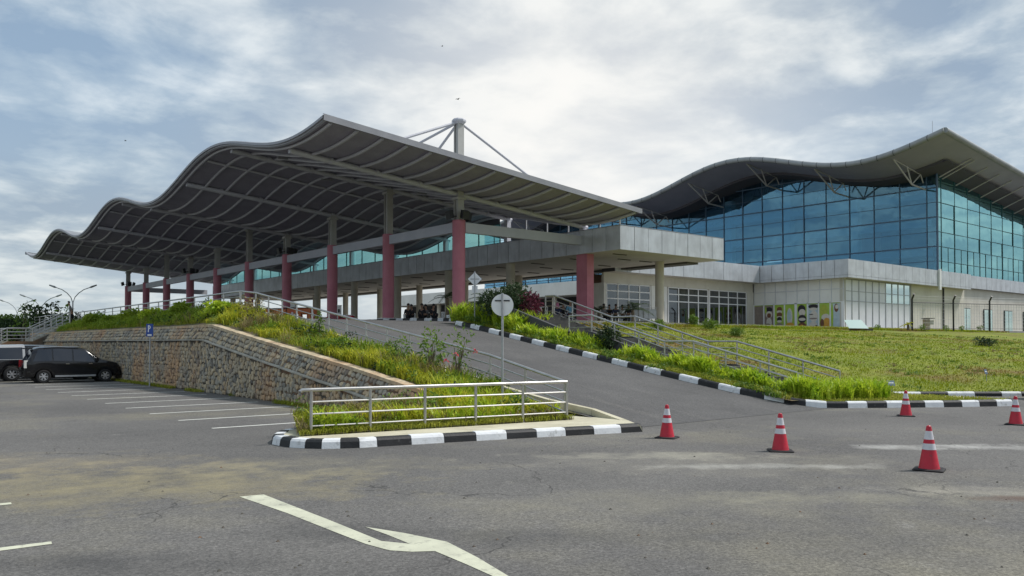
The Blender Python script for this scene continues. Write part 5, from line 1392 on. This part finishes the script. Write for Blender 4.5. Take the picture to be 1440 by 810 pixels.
# ================================================================== people
def skin_mesh(name, verts, edges, radii, m, parent, root=0, sub=1):
    me = bpy.data.meshes.new(name); me.from_pydata(verts, edges, []); me.materials.append(MT[m])
    o = bpy.data.objects.new(name, me); C.objects.link(o); o.parent = parent
    sk = o.modifiers.new('skin', 'SKIN'); sk.use_smooth_shade = True
    lay = me.skin_vertices[0] if len(me.skin_vertices) else None
    if lay is None:
        me.attributes.new; 
    for i, r in enumerate(radii):
        me.skin_vertices[0].data[i].radius = (r, r) if not isinstance(r, tuple) else r
        me.skin_vertices[0].data[i].use_root = (i == root)
    ss = o.modifiers.new('sub', 'SUBSURF'); ss.levels = sub; ss.render_levels = sub
    return o
def make_person(label, x, y, z, rz, pose='stand', shirt='cloth_white', trousers='cloth_black', hairm='hair', hijab=None, h=1.66, group=None, lean=0., leanfwd=0.):
    """faces local -Y"""
    b = thing('person', label, 'person', (x, y, z), rz, group); k = h/1.7
    seat = .48 if pose == 'sit' else (.10 if pose == 'squat' else .90)
    hipz = seat+(.06 if pose != 'stand' else 0)
    tf = leanfwd
    def T(p): # torso lean
        return (p[0], p[1]-(p[2]-hipz)*tf if p[2] > hipz else p[1], p[2])
    sh = hipz+.50
    head = hipz+.50+.21
    V = []; E = []; Rr = []
    def add(p, r, par=None):
        V.append(tuple(c*k for c in p)); Rr.append(r*k if not isinstance(r, tuple) else (r[0]*k, r[1]*k))
        if par is not None: E.append((par, len(V)-1))
        return len(V)-1
    pel = add((0, 0, hipz), .12); wa = add(T((0, 0, hipz+.22)), .105, pel); ch = add(T((0, .0, hipz+.42)), .125, wa); nk = add(T((0, 0, sh+.06)), .05, ch)
    hd0 = add(T((0, -.02, head-.02)), .075, nk); hd = add(T((0, -.02, head+.08)), .085, hd0)
    joints = {}
    for s_ in (-1, 1):
        shd = add(T((s_*.17, 0, sh-.03)), .055, ch)
        if pose == 'stand':
            el = add(T((s_*.23, .05, sh-.30)), .04, shd); wr = add(T((s_*.22, -.06, sh-.53)), .028, el); hnd = add(T((s_*.215, -.09, sh-.62)), .03, wr)
            kn = add((s_*.10, -.05 if s_ > 0 else .03, .48), .06, pel); an = add((s_*.10, .06 if s_ > 0 else -.04, .09), .04, kn); toe = add((s_*.12, -.12 if s_ < 0 else -.03, .035), .035, an)
        else:
            el = add(T((s_*.24, -.05, sh-.28)), .04, shd); wr = add(T((s_*.13, -.28, sh-.34)), .028, el); hnd = add(T((s_*.10, -.36, sh-.33)), .03, wr)
            kz = seat+.05 if pose == 'sit' else .42
            kn = add((s_*.12, -.42, kz), .065, pel); an = add((s_*.11, -.40 if pose == 'sit' else -.22, .09), .042, kn); toe = add((s_*.12, -.56 if pose == 'sit' else -.38, .035), .035, an)
        joints[s_] = (shd, el, wr, hnd, kn, an, toe)
    skin_mesh('body', V, E, Rr, 'skin', b)
    # clothing as slightly fuller skins over torso and sleeves / legs
    def sub_mesh(name, idx, extra, m):
        mp_ = {j: i for i, j in enumerate(idx)}
        vv = [V[j] for j in idx]; ee = [(mp_[a], mp_[c]) for a, c in E if a in mp_ and c in mp_]
        rr_ = [Rr[j]+extra for j in idx]
        skin_mesh(name, vv, ee, rr_, m, b)
    L_, R_ = joints[-1], joints[1]
    sub_mesh('shirt', [pel, wa, ch, L_[0], L_[1], R_[0], R_[1]], .018, shirt)
    sub_mesh('trousers', [pel, L_[4], L_[5], R_[4], R_[5]], .020, trousers)
    for s_ in (L_, R_):
        # hands: palm with five fingers
        w_, hn = Vector(V[s_[2]]), Vector(V[s_[3]]); d = (hn-w_).normalized(); sd = d.cross(Vector((1, 0, 0))).normalized()
        mb = MB()
        for f in range(4):
            p = hn+d*.02+sd*(f-1.5)*.019; mb.tube([p, p+d*.04, p+d*(.07-.008*abs(f-1))+Vector((0, -.012, 0))], .009, 5, r2=.006)
        mb.tube([hn+sd*.03, hn+sd*.055+d*.03], .010, 5, r2=.007); mb.build('fingers', 'skin', b, local=True)
        a_, t_ = Vector(V[s_[5]]), Vector(V[s_[6]]); MB().tube([a_+Vector((0, .05, -.05)), a_+Vector((0, -.02, -.045)), t_+Vector((0, -.05, -.005))], [.045*k, .052*k, .035*k], 8).build('shoe', 'cloth_black', b, local=True)
    H = Vector(V[hd]); mb = MB(); n = 12
    rings = [(-.03, .098, .01), (.02, .104, .012), (.06, .092, .012), (.095, .06, .01), (.112, .02, .008)] if not hijab else [(-.22, .17, .02), (-.12, .13, .01), (-.03, .112, .012), (.03, .108, .012), (.08, .085, .01), (.115, .03, .01)]
    vs = []
    for dz, r_, oy in rings:
        for q in range(n):
            a = 2*pi*q/n
            yy = r_*sin(a)+oy
            if not hijab and yy < -.045 and dz < .05: yy = -.02
            vs.append((H.x+r_*cos(a)*.92*k, H.y+yy*k, H.z+dz*k))
    fs = [(i*n+q, i*n+(q+1) % n, (i+1)*n+(q+1) % n, (i+1)*n+q) for i in range(len(rings)-1) for q in range(n)]+[tuple((len(rings)-1)*n+q for q in range(n))]
    mb.add(vs, fs).build('headscarf' if hijab else 'hair', hijab or hairm, b, local=True, smooth='all')
    mb = MB(); mb.tube([(H.x, H.y-.085*k, H.z+.005*k), (H.x, H.y-.108*k, H.z-.02*k)], .012*k, 6); mb.build('nose', 'skin', b, local=True)
    mb = MB()
    for s_ in (-1, 1): mb.lathe([(.001, -.008), (.011, 0), (.001, .008)], H.x+s_*.033*k, H.y-.082*k, 6, H.z+.018*k)
    mb.box(H.x-.025, H.x+.025, H.y-.092*k, H.y-.08*k, H.z-.052*k, H.z-.046*k); mb.build('face_marks', 'hair', b, local=True)
    return b
face_cam = radians(-THB)
t, u = at(743, 49.5); make_person('standing person in white T-shirt and dark trousers above the lime plants', t, u, PZ, face_cam+radians(120), 'stand', 'cloth_white', 'cloth_black')
t, u = at(100.5, 58.5); make_person('dark-clothed person leaning at the head of the left stairs', t, u, PZ+.02, face_cam-radians(60), 'stand', 'cloth_grey', 'cloth_black', h=1.6, leanfwd=.25)
t, u = at(784, 54.5); make_person('seated person in pink headscarf beside the white-shirted one', t, u, PZ, face_cam+radians(160), 'sit', 'cloth_navy', 'cloth_black', hijab='cloth_pink')
t, u = at(802, 53.0); make_person('seated person in light blue shirt left of the red pillar', t, u, PZ+.05, face_cam+radians(185), 'sit', 'cloth_blue', 'cloth_navy', h=1.7)
t, u = at(792, 55); make_person('seated person in dark clothes between pink headscarf and blue shirt', t, u, PZ, face_cam+radians(150), 'sit', 'cloth_black', 'cloth_black')
grp = [(849, 55.5, 'cloth_grey', 'leftmost of the seated group right of the red pillar, grey shirt'), (857, 56.5, 'cloth_black', 'seated person in black second in the group by the windows'), (866, 56.0, 'cloth_navy', 'seated person in navy in the middle of the window group'), (875, 57.0, 'cloth_white', 'seated person with pale shirt at the right of the window group'), (884, 56.0, 'cloth_black', 'seated person in black beside the dark palm trunk')]
for px, Y, c, lab in grp:
    t, u = at(px, Y); make_person(lab, t, u, PZ-.02, face_cam+random.uniform(-.8, .8), 'sit', c, 'cloth_black')
grp = [(573, 50, 'leftmost dark figure squatting behind the striped kerb'), (581, 51, 'second dark figure squatting behind the striped kerb'), (594, 50, 'third squatting figure, left of the pale-capped one'), (601, 51, 'squatting figure with pale shirt behind the kerb'), (608, 50.5, 'rightmost dark figure squatting behind the kerb')]
for i, (px, Y, lab) in enumerate(grp):
    t, u = at(px, Y); make_person(lab, t, u, PZ+.1, face_cam+random.uniform(-1.2, 1.2), 'squat', 'cloth_black' if i != 3 else 'cloth_grey', 'cloth_black', leanfwd=.15)
# bench under the seated people
def bench(label, px0, px1, Y):
    a, c = at(px0, Y), at(px1, Y); L = sqrt((a[0]-c[0])**2+(a[1]-c[1])**2)
    b = thing('bench', label, 'bench', ((a[0]+c[0])/2, (a[1]+c[1])/2, PZ), radians(-THB))
    MB().box(-L/2, L/2, -.22, .22, .40, .46).build('seat', 'galvanised', b, local=True)
    for x in (-L/2+.15, 0, L/2-.2): MB().box(x, x+.05, -.18, .18, 0, .40).build('leg', 'galvanised', b, local=True)
bench('grey metal bench left of the red pillar', 776, 808, 54.4); bench('grey metal bench in front of the shop windows', 844, 890, 56.4)
# luggage trolleys
def trolley(label, px, Y, rz=0):
    t, u = at(px, Y); b = thing('luggage_trolley', label, 'trolley', (t, u, PZ-.02), radians(-THB)+rz, 'luggage trolleys parked by the windows')
    fr = MB()
    for s_ in (-.27, .27): fr.tube([(s_, .45, .12), (s_, -.35, .12), (s_, -.42, 1.0)], .016, 6)
    fr.tube([(-.27, -.42, 1.0), (.27, -.42, 1.0)], .022, 6); fr.tube([(-.27, .45, .12), (.27, .45, .12)], .016, 6)
    fr.build('frame', 'steel', b, local=True)
    MB().box(-.25, .25, -.40, -.36, .30, .85).build('back_panel', 'galvanised', b, local=True)
    MB().box(-.25, .25, -.33, .44, .13, .15).build('deck', 'galvanised', b, local=True)
    MB().box(-.22, .22, -.36, -.16, .72, .92).build('basket', 'galvanised', b, local=True)
    for x, y in ((-.24, .38), (.24, .38), (-.2, -.3), (.2, -.3)): MB().tube([(x-.02, y, .06), (x+.02, y, .06)], .06, 10).build('wheel', 'rubber', b, local=True)
for px, lab in ((893, 'leftmost luggage trolley right of the dark palm'), (901, 'second luggage trolley from the palm'), (908, 'third luggage trolley from the palm'), (916, 'luggage trolley nearest the cream round column')):
    trolley(lab, px, 53.5, .2*random.random())
# flags / banners behind the shop glass
def banner(label, x, m, z0, z1, w_):
    P = [(x+w_*.5*sin(k*1.3)*.3, z0+(z1-z0)*k/8) for k in range(9)]
    mb = MB()
    mb.grid(lambda a, k: (x+a*w_*(1-.35*abs(k-.5))+.12*sin(k*7), WU+.55+.08*sin(a*9+k*4), z0+(z1-z0)*k), frange(0, 1, 7), frange(0, 1, 8))
    mb.grid(lambda a, k: (x+a*w_*(1-.35*abs(k-.5))+.12*sin(k*7), WU+.57+.08*sin(a*9+k*4), z0+(z1-z0)*k), frange(0, 1, 7), frange(0, 1, 8), flip=True)
    o = mb.build('feather_banner', m, smooth='all'); tag(o, label, 'banner')
banner('red cloth banner hanging behind the dark shop windows', 28.0, 'red_cloth', 3.7, 5.6, .62)
banner('amber banner behind the right-hand shop windows', 34.0, 'amber_cloth', 4.2, 5.6, .55)
banner('light blue banner behind the left shop windows', 20.9, 'blue_cloth', 3.7, 6.0, .75)
# leaning sheet, red tub, utility cabinet
t, u = at(1206, 60)
b = thing('glass_sheet', 'pale aqua sheet leaning at the foot of the white panelled wall', 'sheet', (t, u, 2.85), radians(-THB))
MB().add([(-.75, -.3, .12), (.7, -.3, .1), (.4, .25, .75), (-.9, .25, .75), (-.75, -.27, .12), (.7, -.27, .1), (.4, .28, .75), (-.9, .28, .75)], [(0, 1, 2, 3), (7, 6, 5, 4), (0, 4, 5, 1), (1, 5, 6, 2), (2, 6, 7, 3), (3, 7, 4, 0)]).build('sheet', 'aqua_sheet', b, local=True)
MB().box(-.5, 1.2, .1, .3, -.05, .12).build('rubble', 'mortar', b, local=True)
t, u = at(1305, 69)
b = thing('utility_cabinet', 'grey utility cabinet behind the wire fence', 'cabinet', (t, u, 3.0), radians(-THB))
MB().box(-.3, .02, -.3, .3, 0, .95).build('body', 'stone_grey', b, local=True); MB().box(.02, .35, -.3, .3, .45, .8).build('side_box', 'dull_cream_wall', b, local=True); MB().box(-.38, .42, -.36, .36, .95, 1.0).build('lid', 'plate_dark', b, local=True)
# wire fence
fence = thing('wire_fence', 'dark wire mesh fence with angled post tops at the right', 'fence', (*at(1283, 67), 3.0))
fa = at(1283, 66); fb = at(1470, 70)
FP = []
for px, Y in ((1283, 66), (1341, 68), (1392, 69.5), (1452, 71)):
    t, u = at(px, Y); z0 = 2.9; FP.append((t, u))
    MB().tube([(t, u, z0), (t, u, z0+2.55), (t-.25, u-.28, z0+2.95)], .075, 8).build('post', 'plate_dark', fence)
for (a, c) in zip(FP, FP[1:]):
    mb = MB().tube([(a[0], a[1], 5.2), (c[0], c[1], 5.2)], .035, 5)
    mb.tube([(a[0], a[1], 3.1), (c[0], c[1], 3.1)], .02, 4); mb.build('rail', 'plate_dark', fence)
    mb = MB(); L = sqrt((a[0]-c[0])**2+(a[1]-c[1])**2); n = int(L/.30)
    for k in range(1, n):
        x, y = a[0]+(c[0]-a[0])*k/n, a[1]+(c[1]-a[1])*k/n; mb.tube([(x, y, 3.0), (x, y, 5.2)], .009, 3)
    for k in range(7):
        z_ = 3.25+k*.29; mb.tube([(a[0], a[1], z_), (c[0], c[1], z_)], .009, 3)
    for dz, dd in ((5.5, .08), (5.7, .2)): mb.tube([(a[0]-dd, a[1]-dd, dz), (c[0]-dd, c[1]-dd, dz)], .008, 3)
    tag(mb.build('wire_mesh', 'galvanised', fence), kind='stuff')
t, u = at(1378, 64); struct('path_slab', MB().box(t-4, t+5, -3.25, -2.8, 2.7, 3.13), 'concrete')

# ================================================================== vehicles
def lerp_tab(tab, x):
    if x <= tab[0][0]: return tab[0][1]
    for (a, va), (b, vb) in zip(tab, tab[1:]):
        if x <= b:
            k = (x-a)/(b-a); k = k*k*(3-2*k)*.35+k*.65
            return va+(vb-va)*k
    return tab[-1][1]
def make_car(label, cat, loc, rz, paint, top, belt, W, L, wheels, wins, glassm='car_glass', name='parked_car', wr=.31, toppaint=None, topx=(9, 9), rearwin=None, clad=False, group=None):
    """x: 0 rear .. L nose; local frame centred"""
    b = thing(name, label, cat, loc, rz, group)
    x_off = -L/2
    xs = sorted(set([round(x, 3) for x in frange(0, L, 56)]+[round(w_+dx, 3) for w_ in wheels for dx in frange(-wr-.06, wr+.06, 13)]))
    def zb(x):
        z = .24 if .5 < x < L-.4 else .30
        for w_ in wheels:
            d = abs(x-w_); R_ = wr+.065
            if d < R_: z = max(z, wr+sqrt(R_*R_-d*d))
        return z
    def zt(x): return lerp_tab(top, x)
    def wid(x, z):
        e = min(x/.35, 1); f = min((L-x)/.7, 1); wv = W/2*(.86+.14*(1-(1-e)**2))*(.80+.20*(1-(1-f)**2)) 
        bz = lerp_tab(belt, x)
        if z > bz: wv *= 1-.26*(z-bz)/.62
        else: wv *= 1-.05*((bz-z)/.7)**2
        return wv
    rowf = [0, .08, .2, .35, .5, .65, .78, .9, 1]
    def side(x, k, s_):
        z0, bz, z1 = zb(x), lerp_tab(belt, x), zt(x)
        bz = min(max(bz, z0+.02), z1-.015)
        if k <= 5: z = z0+(bz-z0)*k/5
        else: z = bz+(z1-bz)*(k-5)/5
        y = wid(x, z)
        if k == 10: y -= .06
        if k == 0: y -= .02
        return (x+x_off, s_*y, z-(.0 if k < 10 else 0))
    body = MB()
    for s_ in (-1, 1): body.grid(lambda x, k: side(x, k, s_), xs, list(range(11)), flip=(s_ > 0))
    def topf(x, q):
        p = side(x, 10, 1); return (p[0], p[1]*q, p[2]+.045*(1-q*q))
    body.grid(topf, xs, frange(-1, 1, 9), flip=False)
    body.grid(lambda x, q: (x+x_off, side(x, 0, 1)[1]*q, zb(x) if abs(q) > .99 else max(.2, zb(x)-.0 if False else .26)), xs, [-1, -.75, .75, 1], flip=True)
    for xe, fl in ((0, False), (L, True)):
        body.grid(lambda k, q: (side(xe, k, 1)[0], side(xe, k, 1)[1]*q, side(xe, k, 1)[2]+(.045*(1-q*q) if k == 10 else 0)), list(range(11)), frange(-1, 1, 7), flip=not fl)
    bo = body.build('body', paint, b, local=True, smooth=True)
    if toppaint:
        mb = MB(); x2 = [x for x in xs if topx[0] <= x <= topx[1]]
        for s_ in (-1, 1):
            mb.grid(lambda x, k: tuple(np.array(side(x, k, s_))+np.array([0, s_*.012, .006])), x2, list(range(5, 11)), flip=(s_ > 0))
        mb.grid(lambda x, q: (topf(x, q)[0], topf(x, q)[1]*1.01, topf(x, q)[2]+.012), x2, frange(-1, 1, 9))
        xe = x2[0]; mb.grid(lambda k, q: (xe+x_off-.01, side(xe, k, 1)[1]*q, side(xe, k, 1)[2]), list(range(5, 11)), frange(-1, 1, 5), flip=True)
        mb.build('canopy_shell', toppaint, b, local=True, smooth=True)
    for (x0, x1, x2_, x3) in wins:      # bottom x0..x1, top x3..x2
        for s_ in (-1, 1):
            mb = MB()
            def wf(a, k, s_=s_):
                bx = x0+(x1-x0)*a; tx = x3+(x2_-x3)*a; x = bx+(tx-bx)*k
                bz, z1 = lerp_tab(belt, x)+.03, zt(x)-.085
                z = bz+(z1-bz)*k; return (x+x_off, s_*(wid(x, z)+.006+(.012 if toppaint and x < topx[1] else 0)), z)
            mb.grid(wf, frange(0, 1, 9), frange(0, 1, 5), flip=(s_ > 0)); mb.build('side_window', glassm, b, local=True, smooth='all')
    # windscreen: steep part of the roof line near the front
    def patch(nm, xa, xb, q_, m, lift=.008):
        mb = MB(); mb.grid(lambda x, q: (topf(x, q)[0], topf(x, q)[1], topf(x, q)[2]+lift), frange(xa, xb, 8), frange(-q_, q_, 7)); mb.build(nm, m, b, local=True, smooth='all')
    if rearwin: 
        z0, z1, q_ = rearwin
        mb = MB(); mb.grid(lambda z, q: (lerp_tab([(t_[1], t_[0]) for t_ in top[:4]], z)+x_off-.015, q*wid(.12, z), z), frange(z0, z1, 5), frange(-q_, q_, 5)); mb.build('rear_window', glassm, b, local=True)
    for w_ in wheels:
        for s_ in (-1, 1):
            yy = s_*(W/2-.13)
            wh = MB(); n = 24; prof = [(-.11, wr*.62), (-.115, wr*.90), (-.09, wr), (.09, wr), (.115, wr*.90), (.11, wr*.62)]
            vs = [(w_+x_off+r_*cos(2*pi*k/n), yy+d, wr+r_*sin(2*pi*k/n)) for d, r_ in prof for k in range(n)]
            fs = [(i*n+k, i*n+(k+1) % n, (i+1)*n+(k+1) % n, (i+1)*n+k) for i in range(5) for k in range(n)]
            wh.add(vs, fs); wo = wh.build('wheel', 'tyre', b, local=True, smooth=True)
            rim = MB(); face = yy+s_*.085
            rim.tube([(w_+x_off, face-s_*.12, wr), (w_+x_off, face-s_*.11, wr)], wr*.62, 24)
            rm = rim.build('rim_dish', 'plate_dark', wo, local=True)
            rim = MB()
            for k in range(6):
                a = 2*pi*k/6; c_, s2 = cos(a), sin(a); p = lambda r_, o_: (w_+x_off+r_*c_-o_*s2, wr+r_*s2+o_*c_)
                q = [p(.03, -.022), p(.03, .022), p(wr*.60, .045), p(wr*.60, -.045)]
                rim.add([(a_[0], face, a_[1]) for a_ in q]+[(a_[0], face-s_*.03, a_[1]) for a_ in q], [(0, 1, 2, 3), (7, 6, 5, 4), (0, 4, 5, 1), (1, 5, 6, 2), (2, 6, 7, 3), (3, 7, 4, 0)])
            ring = [(w_+x_off+r_*cos(2*pi*k/n), face, wr+r_*sin(2*pi*k/n)) for r_ in (wr*.56, wr*.64) for k in range(n)]
            rim.add(ring, [(k, (k+1) % n, (k+1) % n+n, k+n) for k in range(n)]); rim.tube([(w_+x_off, face-.03, wr), (w_+x_off, face+.01*s_, wr)], .05, 10)
            rim.build('rim', 'wheel_rim', wo, local=True)
    # dark arches inside
    for w_ in wheels: MB().tube([(w_+x_off, -W/2+.27, wr+.02), (w_+x_off, W/2-.27, wr+.02)], wr+.05, 16).build('wheel_well', 'rubber', b, local=True)
    return b, side, wid, x_off, patch, topf
# black people carrier, nose to the wall
top = [(0, .62), (.05, 1.02), (.16, 1.15), (.40, 1.60), (.62, 1.665), (1.4, 1.70), (2.2, 1.66), (2.55, 1.60), (3.25, 1.10), (3.45, 1.04), (3.95, .93), (4.12, .78), (4.19, .5)]
belt = [(0, .98), (1.0, 1.02), (2.5, .97), (3.3, .93), (3.9, .80), (4.19, .45)]
cx_, cy_ = -18.35, 6.5
car, side, wid, xo, patch, topf = make_car('black people carrier parked nose-in against the stone wall', 'car', (cx_, cy_+.25, 0), 0, 'car_black', top, belt, 1.66, 4.19, (.78, 3.43), [(.32, 1.12, 1.12, .55), (1.18, 1.98, 1.98, 1.18), (2.04, 3.02, 2.62, 2.04)], rearwin=(1.12, 1.52, .8), name='parked_car')
patch('windscreen', 2.66, 3.18, .86, 'car_glass')
for s_ in (-1, 1):
    MB().box(xo+2.98, xo+3.10, s_*.80, s_*.98, 1.0, 1.16).build('wing_mirror', 'car_black', car, local=True, smooth=True)
    MB().add([(xo+3.72, s_*.70, .78), (xo+4.05, s_*.60, .70), (xo+4.02, s_*.58, .84), (xo+3.66, s_*.68, .95), (xo+3.72, s_*.76, .78), (xo+4.05, s_*.70, .70), (xo+4.02, s_*.68, .84), (xo+3.66, s_*.735, .95)], [(4, 5, 6, 7), (0, 3, 2, 1), (0, 1, 5, 4), (1, 2, 6, 5), (2, 3, 7, 6), (3, 0, 4, 7)]).build('headlight', 'lamp_clear', car, local=True)
    MB().box(xo-.02, xo+.14, s_*.60, s_*.76, .72, 1.08).build('tail_light', 'tail_red' if s_ > 0 else 'lamp_clear', car, local=True)
    MB().box(xo+.1, xo+1.0-.6, s_*.785, s_*.80, .52, .56).build('side_strip', 'plate_dark', car, local=True)
    MB().box(xo+1.25, xo+3.0, s_*.80, s_*.835, .28, .36).build('sill_strip', 'galvanised', car, local=True)
    for hx in (1.85, 2.85): MB().box(xo+hx-.16, xo+hx, s_*.80, s_*.845, .88, .915).build('door_handle', 'chrome', car, local=True)
MB().box(xo+.05, xo+.35, -.55, .55, 1.60, 1.66).build('rear_spoiler', 'car_black', car, local=True)
MB().box(xo-.06, xo+.05, -.75, .75, .36, .60).build('rear_bumper', 'car_black', car, local=True, smooth=True)
MB().box(xo-.075, xo-.062, -.24, .24, .64, .76).build('number_plate', 'plate_dark', car, local=True)
for s_ in (-1, 1): MB().box(xo+.8, xo+2.3, s_*.56, s_*.60, 1.70, 1.73).build('roof_rail', 'galvanised', car, local=True)
# black pickup with white hard top
top2 = [(0, .55), (.03, .95), (.1, 1.08), (.28, 1.66), (.5, 1.74), (1.6, 1.76), (2.9, 1.74), (3.25, 1.66), (3.95, 1.16), (4.2, 1.12), (4.95, 1.02), (5.1, .85), (5.2, .5)]
belt2 = [(0, 1.06), (2, 1.06), (4, 1.04), (4.9, .92), (5.2, .5)]
t2, side2, wid2, xo2, patch2, tf2 = make_car('black pickup with white hard top parked beyond the people carrier', 'pickup', (-19.0, 9.7, 0), 0, 'car_black', top2, belt2, 1.78, 5.2, (1.05, 4.2), [(.3, 1.5, 1.5, .55), (1.75, 2.5, 2.5, 1.75), (2.6, 3.6, 3.2, 2.6)], name='pickup_truck', wr=.36, toppaint='car_white', topx=(.1, 1.7), rearwin=(1.15, 1.6, .75))
for s_ in (-1, 1): MB().box(xo2-.03, xo2+.14, s_*.72, s_*.87, .68, 1.02).build('tail_light', 'tail_red', t2, local=True)
MB().box(xo2-.14, xo2+.03, -.8, .8, .45, .62).build('rear_bumper', 'chrome', t2, local=True)
# silver car farther left
t3, side3, wid3, xo3, patch3, tf3 = make_car('silver car at the left edge beyond the pickup', 'car', (-18.9, 12.4, 0), 0, 'car_silver', top, belt, 1.7, 4.19, (.78, 3.43), [(.32, 1.12, 1.12, .55), (1.18, 1.98, 1.98, 1.18), (2.04, 3.02, 2.62, 2.04)], rearwin=(1.12, 1.52, .8))
for s_ in (-1, 1): MB().box(xo3-.02, xo3+.14, s_*.60, s_*.76, .72, 1.08).build('tail_light', 'tail_red', t3, local=True)
# vehicle just entering at the right edge
tx, ux = at(1467, 27.2)
t4, *_r = make_car('dark grey vehicle cut off by the right edge of the photo', 'car', (tx+1.6, ux-1.25, 0), radians(-THB), 'car_black', top, belt, 1.7, 4.19, (.78, 3.43), [(.32, 1.12, 1.12, .55), (1.18, 1.98, 1.98, 1.18), (2.04, 3.02, 2.62, 2.04)], rearwin=(1.12, 1.52, .8))

# ================================================================== birds
for px, py, Y, sc, lab in ((643.5, 138, 60, 1.0, 'largest small dark bird above the canopy mast'), (621, 62.5, 80, .8, 'tiny dark bird high in the middle of the sky'), (174, 197, 75, .8, 'tiny dark bird over the left canopy')):
    t, u = at(px, Y); z = 1.9+(482-py)/1140*Y; b = thing('bird', lab, 'bird', (t, u, z), random.uniform(0, 6))
    MB().tube([(0, -.12*sc, 0), (0, 0, .01), (0, .09*sc, .01), (0, .15*sc, 0)], [.01, .035*sc, .03*sc, .01], 6).build('body', 'bird_dark', b, local=True)
    for s_ in (-1, 1): MB().add([(0, -.04, .01), (0, .06, .01), (s_*.14*sc, .05, .07), (s_*.27*sc, -.04, .03), (s_*.13*sc, -.03, .06)], [(0, 1, 2, 4), (4, 2, 3)]).build('wing', 'bird_dark', b, local=True)
# litter and pebbles on the asphalt
mb = MB(); r = random.Random(5)
for _ in range(90):
    px, py = r.uniform(0, 1440), r.uniform(600, 805)
    t, u = gp(px, py)
    if -20.8 < t < -13 and -26 < u < -20: continue
    s_ = r.uniform(.006, .022); mb.add([(t-s_, u-s_*.7, .001), (t+s_, u-s_*.5, .001), (t+s_*.6, u+s_, .001), (t-s_*.7, u+s_*.8, .001), (t, u, s_*.9)], [(0, 1, 4), (1, 2, 4), (2, 3, 4), (3, 0, 4)])
tag(mb.build('pebbles', 'mortar'), kind='stuff')
